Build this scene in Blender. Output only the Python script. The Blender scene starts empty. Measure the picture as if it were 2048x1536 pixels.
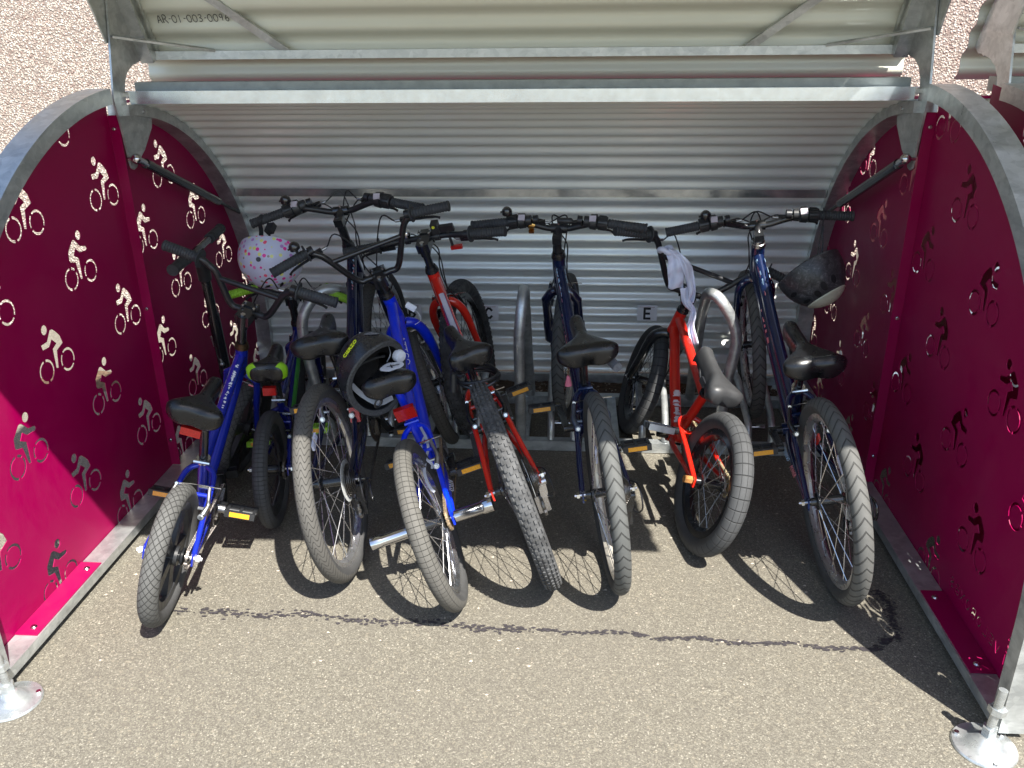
import bpy, bmesh, math, random
from mathutils import Vector as V, Matrix, Quaternion
from mathutils.geometry import delaunay_2d_cdt
random.seed(7)
PI = math.pi
sc = bpy.context.scene
COL = sc.collection
sin, cos, rad = math.sin, math.cos, math.radians

# ------------------------------------------------------------------ camera
CAM = V((0.19319, -2.56312, 1.45563)); YAW, PITCH, ROLL, FPX = 0.0745673, 0.3961505, -0.0106434, 1706.17
def camrot():
    f = V((-sin(YAW)*cos(PITCH), cos(YAW)*cos(PITCH), -sin(PITCH)))
    r = V((cos(YAW), sin(YAW), 0)); u = r.cross(f)
    return cos(ROLL)*r+sin(ROLL)*u, -sin(ROLL)*r+cos(ROLL)*u, f
CR, CU, CF = camrot()
def at(px, py, Y):                 # a photo pixel turned into a point at depth Y
    d = CR*((px-1024)/FPX)-CU*((py-768)/FPX)+CF
    return CAM+d*((Y-CAM.y)/d.y)
def gr(px, py, Z=0.0):             # ... or on the ground
    d = CR*((px-1024)/FPX)-CU*((py-768)/FPX)+CF
    return CAM+d*((Z-CAM.z)/d.z)
def px_of(p):
    d = V(p)-CAM; z = d.dot(CF); return 1024+FPX*d.dot(CR)/z, 768-FPX*d.dot(CU)/z
cd = bpy.data.cameras.new('camera'); cam = bpy.data.objects.new('camera', cd); COL.objects.link(cam)
cd.sensor_width = 36; cd.lens = FPX/2048*36; cd.clip_end = 200; cd.clip_start = .05
cam.matrix_world = Matrix(((CR.x, CU.x, -CF.x, CAM.x), (CR.y, CU.y, -CF.y, CAM.y), (CR.z, CU.z, -CF.z, CAM.z), (0, 0, 0, 1)))
sc.camera = cam

# ------------------------------------------------------------------ objects and tags
def tag(o, label=None, cat=None, group=None, kind=None):
    if label: o['label'] = label
    if cat: o['category'] = cat
    if group: o['group'] = group
    if kind: o['kind'] = kind
    return o
def empty(name, loc=(0, 0, 0), mtx=None):
    o = bpy.data.objects.new(name, None); COL.objects.link(o); o.empty_display_size = .1
    if mtx is not None: o.matrix_world = mtx
    else: o.location = loc
    return o
def kids(o): return [c for c in bpy.data.objects if c.parent == o]
def copy_tree(o, parent=None):
    c = o.copy(); COL.objects.link(c)
    if parent: c.parent = parent
    for ch in kids(o): copy_tree(ch, c)
    return c

# ------------------------------------------------------------------ mesh builder
class MB:
    def __init__(s): s.v = []; s.f = []; s.m = []
    def add(s, vs, fs, mi=0):
        n = len(s.v); s.v += [tuple(p) for p in vs]; s.f += [tuple(i+n for i in f) for f in fs]; s.m += [mi]*len(fs); return s
    def box(s, c, d, M=None, mi=0):
        vs = [V((x*d[0]/2, y*d[1]/2, z*d[2]/2)) for x in (-1, 1) for y in (-1, 1) for z in (-1, 1)]
        if M is not None: vs = [M@p for p in vs]
        c = V(c); vs = [p+c for p in vs]
        return s.add(vs, [(0, 1, 3, 2), (4, 6, 7, 5), (0, 4, 5, 1), (2, 3, 7, 6), (0, 2, 6, 4), (1, 5, 7, 3)], mi)
    def bx(s, x0, x1, y0, y1, z0, z1, mi=0): return s.box(((x0+x1)/2, (y0+y1)/2, (z0+z1)/2), (x1-x0, y1-y0, z1-z0), None, mi)
    def bar(s, a, b, w, h, up=(0, 0, 1), mi=0):
        a = V(a); b = V(b); d = b-a; L = d.length; x = d.normalized(); y = V(up).cross(x)
        if y.length < 1e-4: y = V((1, 0, 0)).cross(x)
        y.normalize(); z = x.cross(y)
        return s.box((a+b)/2, (L, w, h), Matrix((x, y, z)).transposed(), mi)
    def tube(s, pts, r, n=10, closed=False, cap=True, flat=1.0, mi=0, up=None):
        P = [V(p) for p in pts]; k = len(P); R = r if isinstance(r, (list, tuple)) else [r]*k
        vs = []; t0 = None; nrm = None
        for i in range(k):
            a = P[i-1] if (i > 0 or closed) else P[i]; b = P[(i+1) % k] if (i < k-1 or closed) else P[i]
            t = (b-a).normalized()
            if nrm is None:
                ref = V(up) if up else (V((0, 0, 1)) if abs(t.z) < .9 else V((0, 1, 0)))
                nrm = (ref-t*ref.dot(t)).normalized()
            else:
                q = t0.rotation_difference(t); nrm = q@nrm; nrm = (nrm-t*nrm.dot(t)).normalized()
            bi = t.cross(nrm); t0 = t
            for j in range(n):
                an = 2*PI*j/n; vs.append(P[i]+nrm*(cos(an)*R[i]*flat)+bi*(sin(an)*R[i]))
        fs = []
        for i in range(k if closed else k-1):
            for j in range(n):
                a = i*n+j; b = i*n+(j+1) % n; c = ((i+1) % k)*n+(j+1) % n; d = ((i+1) % k)*n+j
                fs.append((a, b, c, d))
        if cap and not closed: fs += [tuple(range(n))[::-1], tuple(range((k-1)*n, k*n))]
        return s.add(vs, fs, mi)
    def cyl(s, a, b, r, r2=None, n=16, mi=0):
        return s.tube([a, b], [r, r if r2 is None else r2], n, mi=mi)
    def lathe(s, prof, axis='Y', n=40, c=(0, 0, 0), closed=False, M=None, mi=0, a0=0, a1=2*PI):
        # prof: (radius, height along the axis)
        vs = []; full = abs(a1-a0-2*PI) < 1e-6; m = n if full else n+1
        for i in range(m):
            an = a0+(a1-a0)*i/n
            for (r, h) in prof:
                p = V((r*cos(an), h, r*sin(an))) if axis == 'Y' else (V((r*cos(an), r*sin(an), h)) if axis == 'Z' else V((h, r*cos(an), r*sin(an))))
                if M is not None: p = M@p
                vs.append(p+V(c))
        k = len(prof); fs = []
        for i in range(n):
            i2 = (i+1) % m
            for j in range(k if closed else k-1):
                j2 = (j+1) % k; fs.append((i*k+j, i*k+j2, i2*k+j2, i2*k+j))
        return s.add(vs, fs, mi)
    def prism(s, poly, fn, t, mi=0):
        # poly 2D outline, fn(u, v, w) -> 3D, thickness t along w (centred)
        n = len(poly); vs = [fn(u, v, -t/2) for u, v in poly]+[fn(u, v, t/2) for u, v in poly]
        fs = [(i, (i+1) % n, n+(i+1) % n, n+i) for i in range(n)]
        bm = bmesh.new(); bv = [bm.verts.new(V((u, v, 0))) for u, v in poly]; f = bm.faces.new(bv)
        bmesh.ops.triangulate(bm, faces=[f]); bm.verts.index_update()
        tr = [tuple(x.index for x in ff.verts) for ff in bm.faces]; bm.free()
        fs += [q[::-1] for q in tr]+[tuple(i+n for i in q) for q in tr]
        return s.add(vs, fs, mi)
    def ball(s, c, r, n=12, sc3=(1, 1, 1), mi=0):
        pr = [(max(1e-5, sin(PI*i/n))*r, -cos(PI*i/n)*r) for i in range(n+1)]
        M = Matrix.Diagonal(V(sc3))
        return s.lathe(pr, 'Z', n*2, c, M=M, mi=mi)
    def build(s, name, mat, parent=None, mtx=None, smooth=40, fix=True):
        me = bpy.data.meshes.new(name); me.from_pydata(s.v, [], s.f)
        mats = mat if isinstance(mat, (list, tuple)) else [mat]
        for m in mats: me.materials.append(m)
        me.polygons.foreach_set('material_index', s.m)
        if fix:
            bm = bmesh.new(); bm.from_mesh(me); bmesh.ops.recalc_face_normals(bm, faces=bm.faces); bm.to_mesh(me); bm.free()
        me.polygons.foreach_set('use_smooth', [True]*len(me.polygons)); me.set_sharp_from_angle(angle=rad(smooth)); me.update()
        o = bpy.data.objects.new(name, me); COL.objects.link(o)
        if parent: o.parent = parent
        if mtx is not None: o.matrix_local = mtx
        return o
def curve(pts, n=8, closed=False):       # Catmull-Rom through points
    P = [V(p) for p in pts]; k = len(P); out = []
    for i in range(k if closed else k-1):
        p0 = P[i-1] if (i > 0 or closed) else P[0]*2-P[1]; p1 = P[i]; p2 = P[(i+1) % k]
        p3 = P[(i+2) % k] if (i < k-2 or closed) else P[k-1]*2-P[k-2]
        for j in range(n):
            t = j/n; out.append(.5*((2*p1)+(p2-p0)*t+(2*p0-5*p1+4*p2-p3)*t*t+(3*p1-p0-3*p2+p3)*t**3))
    if not closed: out.append(P[-1])
    return out

# ------------------------------------------------------------------ materials
def newmat(name):
    m = bpy.data.materials.new(name); m.use_nodes = True; nt = m.node_tree; nt.nodes.clear()
    out = nt.nodes.new('ShaderNodeOutputMaterial'); b = nt.nodes.new('ShaderNodeBsdfPrincipled')
    nt.links.new(b.outputs[0], out.inputs[0]); return m, nt, b
def nd(nt, t, **k):
    n = nt.nodes.new(t)
    for a, v in k.items():
        if a.startswith('i_'):
            key = a[2:]; n.inputs[int(key) if key.isdigit() else key.replace('_', ' ')].default_value = v
        else: setattr(n, a, v)
    return n
def ramp(nt, fac, stops):
    r = nt.nodes.new('ShaderNodeValToRGB'); e = r.color_ramp.elements
    while len(e) < len(stops): e.new(.5)
    for x, (p, c) in zip(e, stops): x.position = p; x.color = c if len(c) == 4 else (*c, 1)
    nt.links.new(fac, r.inputs[0]); return r.outputs[0]
def noise(nt, scale, detail=4, rough=.5, vec=None, dist=0):
    n = nd(nt, 'ShaderNodeTexNoise'); n.inputs['Scale'].default_value = scale; n.inputs['Detail'].default_value = detail
    n.inputs['Roughness'].default_value = rough; n.inputs['Distortion'].default_value = dist
    if vec: nt.links.new(vec, n.inputs['Vector'])
    return n.outputs['Fac']
def objco(nt, sc3=None):
    t = nt.nodes.new('ShaderNodeTexCoord')
    if sc3 is None: return t.outputs['Object']
    mp = nt.nodes.new('ShaderNodeMapping'); mp.inputs['Scale'].default_value = sc3
    nt.links.new(t.outputs['Object'], mp.inputs[0]); return mp.outputs[0]
def bump(nt, b, h, strength, dist=.002):
    n = nt.nodes.new('ShaderNodeBump'); n.inputs['Strength'].default_value = strength; n.inputs['Distance'].default_value = dist
    nt.links.new(h, n.inputs['Height']); nt.links.new(n.outputs[0], b.inputs['Normal']); return n
def mth(nt, op, a, b=None, c=None):
    n = nt.nodes.new('ShaderNodeMath'); n.operation = op
    for i, x in enumerate((a, b, c)):
        if x is None: continue
        if isinstance(x, (int, float)): n.inputs[i].default_value = x
        else: nt.links.new(x, n.inputs[i])
    return n.outputs[0]
def mix(nt, fac, a, b):
    n = nt.nodes.new('ShaderNodeMix'); n.data_type = 'RGBA'
    if isinstance(fac, (int, float)): n.inputs[0].default_value = fac
    else: nt.links.new(fac, n.inputs[0])
    for i, x in ((6, a), (7, b)):
        if isinstance(x, tuple): n.inputs[i].default_value = (*x, 1) if len(x) == 3 else x
        else: nt.links.new(x, n.inputs[i])
    return n.outputs[2]
MC = {}
def simple(name, col, rough=.5, metal=0, spec=.5, var=.15, vs=25, coat=0, bmp=0, bs=200):
    if name in MC: return MC[name]
    m, nt, b = newmat(name); f = noise(nt, vs, 4, .6, objco(nt))
    c = ramp(nt, f, [(.3, tuple(x*(1-var) for x in col)), (.7, tuple(min(1, x*(1+var)) for x in col))])
    nt.links.new(c, b.inputs['Base Color']); b.inputs['Metallic'].default_value = metal
    b.inputs['Specular IOR Level'].default_value = spec
    r = ramp(nt, noise(nt, vs*2.3, 3, .6, objco(nt)), [(.3, (max(.02, rough*.8),)*3), (.7, (min(1, rough*1.25),)*3)])
    nt.links.new(r, b.inputs['Roughness'])
    if coat: b.inputs['Coat Weight'].default_value = coat; b.inputs['Coat Roughness'].default_value = .08
    if bmp: bump(nt, b, noise(nt, bs, 3, .6, objco(nt)), bmp, .001)
    MC[name] = m; return m
def galv(name='galvanised steel', base=.52, rough=.36):
    if name in MC: return MC[name]
    m, nt, b = newmat(name); co = objco(nt)
    vo = nd(nt, 'ShaderNodeTexVoronoi'); vo.inputs['Scale'].default_value = 55; nt.links.new(co, vo.inputs['Vector'])
    sep = nt.nodes.new('ShaderNodeSeparateColor'); nt.links.new(vo.outputs['Color'], sep.inputs[0])
    cl = noise(nt, 7, 6, .65, objco(nt, (1, 1, 2.5)), 1.2)
    f = mth(nt, 'ADD', mth(nt, 'MULTIPLY', sep.outputs[0], .13), mth(nt, 'MULTIPLY', cl, .87))
    c = ramp(nt, f, [(.28, (base*.62, base*.66, base*.68)), (.5, (base*.95, base, base*1.0)), (.72, (base*1.28, base*1.32, base*1.32))])
    # rust-free white stains and drips
    st = noise(nt, 30, 5, .7, objco(nt, (1, 1, .35)), .6)
    c = mix(nt, ramp(nt, st, [(.62, (0, 0, 0)), (.74, (.45, .45, .45))]), c, (.62, .63, .62))
    nt.links.new(c, b.inputs['Base Color']); b.inputs['Metallic'].default_value = .72
    rr = ramp(nt, mth(nt, 'ADD', mth(nt, 'MULTIPLY', cl, .6), mth(nt, 'MULTIPLY', st, .4)), [(.35, (rough*.75,)*3), (.65, (min(1, rough*1.5),)*3)])
    nt.links.new(rr, b.inputs['Roughness']); bump(nt, b, noise(nt, 60, 5, .6, co), .18, .002)
    MC[name] = m; return m
GALV = galv()
def coat_mat(name, col, rough=.3, dirt=.12):
    if name in MC: return MC[name]
    m, nt, b = newmat(name); co = objco(nt)
    f = noise(nt, 3.2, 6, .65, co, .5); sp = noise(nt, 90, 4, .7, objco(nt, (1, 1, .25)))
    c = mix(nt, ramp(nt, f, [(.4, (0, 0, 0)), (.75, (dirt*.3,)*3)]), (*col, 1), (.45, .33, .33, 1))
    c = mix(nt, ramp(nt, sp, [(.68, (0, 0, 0)), (.8, (.06,)*3)]), c, (.5, .42, .4, 1))
    nt.links.new(c, b.inputs['Base Color'])
    nt.links.new(ramp(nt, f, [(.3, (rough*.8,)*3), (.7, (rough*1.4,)*3)]), b.inputs['Roughness'])
    b.inputs['Specular IOR Level'].default_value = .16
    bump(nt, b, noise(nt, 400, 2, .5, co), .04, .0006); MC[name] = m; return m
MAROON = coat_mat('maroon powder coat', (.255, .0, .055), .40)
def sheet_mat(name='sheet inner lacquer', ca=(.76, .79, .76), cb=(.86, .89, .86), met=.36, r0=.30, r1=.36):
    m, nt, b = newmat(name); co = objco(nt)
    f = noise(nt, 2.2, 5, .6, objco(nt, (.25, 1, 1)), .4); g = noise(nt, 40, 4, .7, objco(nt, (.08, 1, 1)))
    c = mix(nt, f, ca, cb); c = mix(nt, ramp(nt, g, [(.6, (0, 0, 0)), (.8, (.25,)*3)]), c, (.5, .5, .46))
    nt.links.new(c, b.inputs['Base Color']); nt.links.new(ramp(nt, g, [(.3, (r0,)*3), (.7, (r1,)*3)]), b.inputs['Roughness'])
    b.inputs['Specular IOR Level'].default_value = .7; b.inputs['Metallic'].default_value = met; return m
SHEET = sheet_mat()
LIDM = sheet_mat('lid inner lacquer', (.60, .61, .52), (.68, .69, .60), .08, .34, .42)
def asphalt():
    m, nt, b = newmat('asphalt'); co = objco(nt)
    big = noise(nt, .9, 5, .6, co, .3); med = noise(nt, 14, 5, .65, co)
    vo = nd(nt, 'ShaderNodeTexVoronoi'); vo.inputs['Scale'].default_value = 300; vo.inputs['Randomness'].default_value = 1
    vc = nt.nodes.new('ShaderNodeMapping'); nt.links.new(nt.nodes.new('ShaderNodeTexCoord').outputs['Object'], vc.inputs[0])
    wn = nd(nt, 'ShaderNodeTexNoise'); wn.inputs['Scale'].default_value = 60; nt.links.new(co, wn.inputs['Vector'])
    ad = nt.nodes.new('ShaderNodeVectorMath'); ad.operation = 'MULTIPLY_ADD'; ad.inputs[1].default_value = (.006, .006, .006)
    nt.links.new(wn.outputs['Color'], ad.inputs[0]); nt.links.new(vc.outputs[0], ad.inputs[2]); nt.links.new(ad.outputs[0], vo.inputs['Vector'])
    sep = nt.nodes.new('ShaderNodeSeparateColor'); nt.links.new(vo.outputs['Color'], sep.inputs[0])
    v2 = nd(nt, 'ShaderNodeTexVoronoi'); v2.inputs['Scale'].default_value = 85; nt.links.new(ad.outputs[0], v2.inputs['Vector'])
    s2 = nt.nodes.new('ShaderNodeSeparateColor'); nt.links.new(v2.outputs['Color'], s2.inputs[0])
    base = ramp(nt, sep.outputs[0], [(0, (.095, .086, .068)), (.35, (.132, .121, .096)), (.7, (.155, .143, .113)), (.93, (.195, .182, .145)), (1, (.30, .28, .225))])
    pale = mth(nt, 'MULTIPLY', mth(nt, 'GREATER_THAN', s2.outputs[1], .80), mth(nt, 'LESS_THAN', v2.outputs['Distance'], .0048*85))
    base = mix(nt, mth(nt, 'MULTIPLY', pale, .22), base, (.34, .30, .22))
    gap = mth(nt, 'GREATER_THAN', vo.outputs['Distance'], .62)
    base = mix(nt, mth(nt, 'MULTIPLY', gap, .40), base, (.05, .045, .04))
    base = mix(nt, ramp(nt, big, [(.35, (0, 0, 0)), (.7, (.28,)*3)]), base, (.13, .115, .095))
    base = mix(nt, ramp(nt, med, [(.5, (0, 0, 0)), (.75, (.3,)*3)]), base, (.11, .10, .085))
    nt.links.new(base, b.inputs['Base Color']); b.inputs['Roughness'].default_value = .85; b.inputs['Specular IOR Level'].default_value = .3
    h = mth(nt, 'ADD', mth(nt, 'MULTIPLY', vo.outputs['Distance'], -1.0), mth(nt, 'MULTIPLY', med, .8))
    bump(nt, b, h, .40, .003); return m
def dash():
    m, nt, b = newmat('pebble dash render'); co = objco(nt)
    wn = nd(nt, 'ShaderNodeTexNoise'); wn.inputs['Scale'].default_value = 45; nt.links.new(co, wn.inputs['Vector'])
    ad = nt.nodes.new('ShaderNodeVectorMath'); ad.operation = 'MULTIPLY_ADD'; ad.inputs[1].default_value = (.012, .012, .012)
    nt.links.new(wn.outputs['Color'], ad.inputs[0]); nt.links.new(co, ad.inputs[2])
    vo = nd(nt, 'ShaderNodeTexVoronoi'); vo.inputs['Scale'].default_value = 120; nt.links.new(ad.outputs[0], vo.inputs['Vector'])
    sep = nt.nodes.new('ShaderNodeSeparateColor'); nt.links.new(vo.outputs['Color'], sep.inputs[0])
    c = ramp(nt, sep.outputs[0], [(0, (.25, .17, .14)), (.14, (.38, .29, .24)), (.28, (.46, .40, .33)), (.7, (.53, .48, .41)), (1, (.62, .58, .51))])
    c = mix(nt, mth(nt, 'MULTIPLY', mth(nt, 'GREATER_THAN', vo.outputs['Distance'], .42), .8), c, (.17, .13, .11))
    nt.links.new(c, b.inputs['Base Color']); b.inputs['Roughness'].default_value = .9
    bump(nt, b, mth(nt, 'MULTIPLY', vo.outputs['Distance'], -1.0), .7, .007); return m
BLACK = simple('black plastic', (.022, .023, .025), .42, 0, .5, .2)
BLACKM = simple('black painted steel', (.012, .013, .015), .22, 0, .6, .2, coat=.3)
SATIN = simple('satin black steel', (.012, .013, .016), .38, 0, .5, .2)
RUBBER = simple('grip rubber', (.035, .038, .042), .6, 0, .4, .2, bmp=.3, bs=260)
STEEL = simple('bright steel', (.62, .62, .63), .22, 1, .5, .12)
DULL = simple('dull alloy', (.42, .43, .44), .38, 1, .5, .2)
CHROME = simple('chrome', (.58, .58, .60), .1, 1, .5, .06)
CHAIN = simple('oily chain steel', (.16, .15, .14), .35, .9, .5, .5, vs=300)
RUSTY = simple('rusty chain steel', (.36, .27, .17), .5, .7, .5, .5, vs=300)
SPOKE = simple('spoke wire', (.62, .62, .64), .28, 1)
BSPOKE = simple('black spoke wire', (.03, .03, .035), .3, .3)
AMBER = simple('amber reflector', (.85, .36, .02), .22, 0, .6, .25, vs=400)
REDR = simple('red reflector', (.42, .012, .010), .2, 0, .6, .3, vs=300)
LIME = simple('lime plastic', (.30, .62, .02), .4)
LIMEG = simple('lime grip rubber', (.25, .48, .03), .55)
CABLE = simple('cable sheath', (.012, .012, .014), .35)
SADDLE = simple('black saddle vinyl', (.006, .0065, .008), .30, 0, .5, .1, bmp=.08, bs=600)
WHITE = simple('white paint', (.75, .75, .75), .4)
PAPER = simple('white laminated paper', (.88, .89, .92), .3, 0, .5, .04)
INK = simple('black ink', (.01, .01, .012), .5)
def paint(name, col, metal=0.0, rough=.25, chips=.0):
    if name in MC: return MC[name]
    m, nt, b = newmat(name); co = objco(nt); f = noise(nt, 9, 4, .6, co)
    c = mix(nt, f, tuple(x*.85 for x in col), tuple(min(1, x*1.12) for x in col))
    if chips:
        c = mix(nt, ramp(nt, noise(nt, 70, 5, .75, co, .8), [(.66, (0, 0, 0)), (.70, (chips,)*3)]), c, (.45, .45, .47))
    nt.links.new(c, b.inputs['Base Color']); b.inputs['Metallic'].default_value = metal; b.inputs['Roughness'].default_value = rough
    b.inputs['Coat Weight'].default_value = .7; b.inputs['Coat Roughness'].default_value = .06; MC[name] = m; return m
def tyre_mat(name, R, rt, N, col, style, side=(.03, .03, .03)):
    m, nt, b = newmat(name)
    t = nt.nodes.new('ShaderNodeTexCoord'); s = nt.nodes.new('ShaderNodeSeparateXYZ'); nt.links.new(t.outputs['Object'], s.inputs[0])
    x, y, z = s.outputs
    an = mth(nt, 'ARCTAN2', x, z); rr = mth(nt, 'SQRT', mth(nt, 'ADD', mth(nt, 'MULTIPLY', x, x), mth(nt, 'MULTIPLY', z, z)))
    tread = ramp(nt, mth(nt, 'DIVIDE', mth(nt, 'SUBTRACT', rr, R-rt*1.15), rt*.5), [(.35, (0, 0, 0)), (.6, (1, 1, 1))])
    ya = mth(nt, 'ABSOLUTE', y)
    if style == 'wave': ph = mth(nt, 'ADD', mth(nt, 'MULTIPLY', an, N), mth(nt, 'MULTIPLY', mth(nt, 'SINE', mth(nt, 'MULTIPLY', y, 330)), 1.6))
    elif style == 'diamond': ph = mth(nt, 'MULTIPLY', an, N)
    elif style == 'brick': ph = mth(nt, 'MULTIPLY', an, N)
    else: ph = mth(nt, 'ADD', mth(nt, 'MULTIPLY', an, N), mth(nt, 'MULTIPLY', ya, 260))
    w = mth(nt, 'SINE', ph)
    if style == 'diamond':
        w = mth(nt, 'MINIMUM', mth(nt, 'ABSOLUTE', mth(nt, 'SINE', mth(nt, 'ADD', ph, mth(nt, 'MULTIPLY', y, 190)))), mth(nt, 'ABSOLUTE', mth(nt, 'SINE', mth(nt, 'SUBTRACT', ph, mth(nt, 'MULTIPLY', y, 190)))))
        g = ramp(nt, w, [(.08, (0, 0, 0)), (.28, (1, 1, 1))])
    elif style == 'brick':
        a = mth(nt, 'ABSOLUTE', w); c2 = mth(nt, 'ABSOLUTE', mth(nt, 'SINE', mth(nt, 'MULTIPLY', y, 200)))
        g = ramp(nt, mth(nt, 'MINIMUM', a, mth(nt, 'ADD', c2, .06)), [(.05, (0, 0, 0)), (.2, (1, 1, 1))])
    else: g = ramp(nt, w, [(.80, (1, 1, 1)), (.93, (0, 0, 0))]) if style == 'x' else ramp(nt, mth(nt, 'ABSOLUTE', w), [(.10, (0, 0, 0)), (.3, (1, 1, 1))])
    dirt = noise(nt, 26, 6, .7, t.outputs['Object'])
    cc = mix(nt, dirt, tuple(c*.7 for c in col), tuple(c*1.2 for c in col))
    cc = mix(nt, g, tuple(c*.42 for c in col), cc)
    sd = mix(nt, dirt, side, tuple(c*2.6 for c in side))
    c = mix(nt, tread, sd, cc)
    nt.links.new(c, b.inputs['Base Color']); b.inputs['Roughness'].default_value = .75; b.inputs['Specular IOR Level'].default_value = .3
    gm = nt.nodes.new('ShaderNodeMix'); gm.data_type = 'FLOAT'; nt.links.new(tread, gm.inputs[0]); gm.inputs[2].default_value = 1.0; nt.links.new(g, gm.inputs[3])
    bump(nt, b, gm.outputs[0], .8, .003); return m

# ------------------------------------------------------------------ setting
g = MB(); S = 40
g.add([(-S, -S, 0), (S, -S, 0), (S, S, 0), (-S, S, 0)], [(0, 1, 2, 3)])
tag(g.build('ground', asphalt(), fix=False), kind='structure')
WALL_Y = 1.62
w = MB(); w.bx(-9, 9, WALL_Y, WALL_Y+.3, 0, 4.2)
tag(w.build('building_wall', dash()), 'pinkish pebble dashed house wall behind the shelters', 'wall')
# earth and stones along the foot of the wall, seen under the back of the shelter
e = MB()
nx, ny = 150, 12
ev = []
for i in range(nx+1):
    for j in range(ny+1):
        x = -2.2+4.4*i/nx; y = .742+.22*j/ny
        ev.append((x, y, .006+(.008*random.random() if 0 < j < ny else -.004)))
e.add(ev, [(i*(ny+1)+j, (i+1)*(ny+1)+j, (i+1)*(ny+1)+j+1, i*(ny+1)+j+1) for i in range(nx) for j in range(ny)])
soil = simple('brown leaf litter', (.085, .055, .036), .9, 0, .2, .6, vs=60, bmp=.6, bs=120)
PEB = simple('pale grit', (.36, .31, .25), .8, 0, .3, .5, vs=40)
for i in range(900):
    x = random.uniform(-1.6, 1.6); y = random.uniform(.745, .955); r = random.uniform(.0015, .006)*(1.6 if random.random() < .08 else 1)
    a = random.random()*PI; q = [(cos(a+k*PI/2+random.uniform(-.4, .4))*r*random.uniform(.7, 1.6), sin(a+k*PI/2)*r) for k in range(4)]
    z = .014; top = V((x, y, z+r*.8)); vs = [V((x+u, y+v_, z)) for u, v_ in q]+[top]
    e.add(vs, [(0, 1, 4), (1, 2, 4), (2, 3, 4), (3, 0, 4)], 1)
tag(e.build('leaf_litter', [soil, PEB], smooth=20, fix=False), kind='stuff')
# grit scattered over the asphalt
e = MB()
for i in range(500):
    x = random.uniform(-1.1, 1.12); y = random.uniform(-1.0, .7); r = random.choice([.0012, .0018, .0025, .0035])
    if random.random() < .004: r = .005
    a = random.random()*PI; q = [(cos(a+k*PI/2+random.uniform(-.4, .4))*r*random.uniform(.7, 2.2), sin(a+k*PI/2)*r) for k in range(4)]
    vs = [V((x+u, y+v_, .0005)) for u, v_ in q]+[V((x, y, .0005+r*.6))]
    e.add(vs, [(0, 1, 4), (1, 2, 4), (2, 3, 4), (3, 0, 4)], 0)
tag(e.build('grit', PEB, smooth=20, fix=False), kind='stuff')
# the cracked tar joint that crosses the asphalt
TJ = [(-.88, -.738), (-.633, -.731), (-.384, -.737), (-.114, -.746), (.099, -.758), (.281, -.754), (.447, -.764), (.599, -.77), (.786, -.773), (.907, -.785), (.988, -.765), (1.04, -.715), (1.06, -.616), (1.06, -.527)]
tj = curve([(a, b, 0) for a, b in TJ], 24); e = MB()
for i in range(len(tj)-1):
    f = i/len(tj); dens = 5 if f < .3 else (3 if f < .75 else 4)
    wdt = .019 if f < .3 else (.010 if f < .75 else .018)
    for k in range(dens):
        if random.random() < .25+.3*(sin(i*.37)*sin(i*.11) > .35): continue
        p = tj[i].lerp(tj[i+1], random.random()); off = random.gauss(0, .45)*wdt+.006*sin(i*.21)
        d = (tj[i+1]-tj[i]).normalized(); n_ = V((-d.y, d.x, 0)); c = p+n_*off
        r = random.uniform(.0022, .0065)*(1 if f < .75 else .8); m_ = random.choice([5, 6, 7]); a0 = random.random()*6
        e.add([c+V((cos(a0+2*PI*q/m_)*r*random.uniform(.8, 1.8), sin(a0+2*PI*q/m_)*r*random.uniform(.5, 1.0), .0012+i*1e-6+k*2e-4)) for q in range(m_)], [tuple(range(m_))])
tar = simple('old bitumen', (.035, .031, .034), .62, 0, .4, .5, vs=120)
tag(e.build('tar_joint', tar, fix=False), kind='structure')

# ------------------------------------------------------------------ riders cut out of the side panels
RB = [[(-.0262, -.007), (-.0339, -.0075), (-.0500, -.022), (-.0622, -.033), (-.0655, -.0561), (-.062, -.0625), (-.0380, -.0688), (-.0285, -.119), (-.0182, -.121), (-.0168, -.0623), (-.0386, -.0494), (-.0247, -.0327), (-.0089, -.0465), (.0254, -.0488), (.0306, -.0455), (.0279, -.037), (.0007, -.0314), (-.0184, -.0112)]]
RA = [[(.0326, -.0083), (.0376, -.0113), (.0500, -.023), (.0612, -.0358), (.0677, -.0588), (.036, -.07), (.0264, -.1165), (.0153, -.1141), (.0176, -.0595), (.0383, -.0502), (.0226, -.0344), (.0125, -.0447), (.006, -.0497), (-.0239, -.0489), (-.0271, -.0341), (.0003, -.0329), (.0222, -.0076)]]
def ringseg(cx, cy, r0, r1, a0, a1, n=7):
    return [(cx+r1*cos(a0+(a1-a0)*i/n), cy+r1*sin(a0+(a1-a0)*i/n)) for i in range(n+1)]+[(cx+r0*cos(a1-(a1-a0)*i/n), cy+r0*sin(a1-(a1-a0)*i/n)) for i in range(n+1)]
def rider(kind):
    P = [[(.0135*cos(2*PI*i/12), .0135*sin(2*PI*i/12)) for i in range(12)]]
    body = RA if kind == 'A' else RB; P += [list(b) for b in body]
    wl = (-.026, -.1075) if kind == 'A' else (-.071, -.108); wr = (.0735, -.1095) if kind == 'A' else (.029, -.1095)
    if kind == 'B': wl, wr = wl, wr
    for (cx, cy), cuts in ((wl, (92, 272)) , (wr, (130, 205, 325))):
        if kind == 'B' and cuts == (92, 272): cuts = (85, 265, 35)
        cuts = sorted(cuts); k = len(cuts)
        for i in range(k):
            a0 = rad(cuts[i])+.12; a1 = rad(cuts[(i+1) % k]+(360 if i == k-1 else 0))-.12
            P.append(ringseg(cx, cy, .0262, .0332, a0, a1, max(4, int((a1-a0)*3))))
    return P
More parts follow.
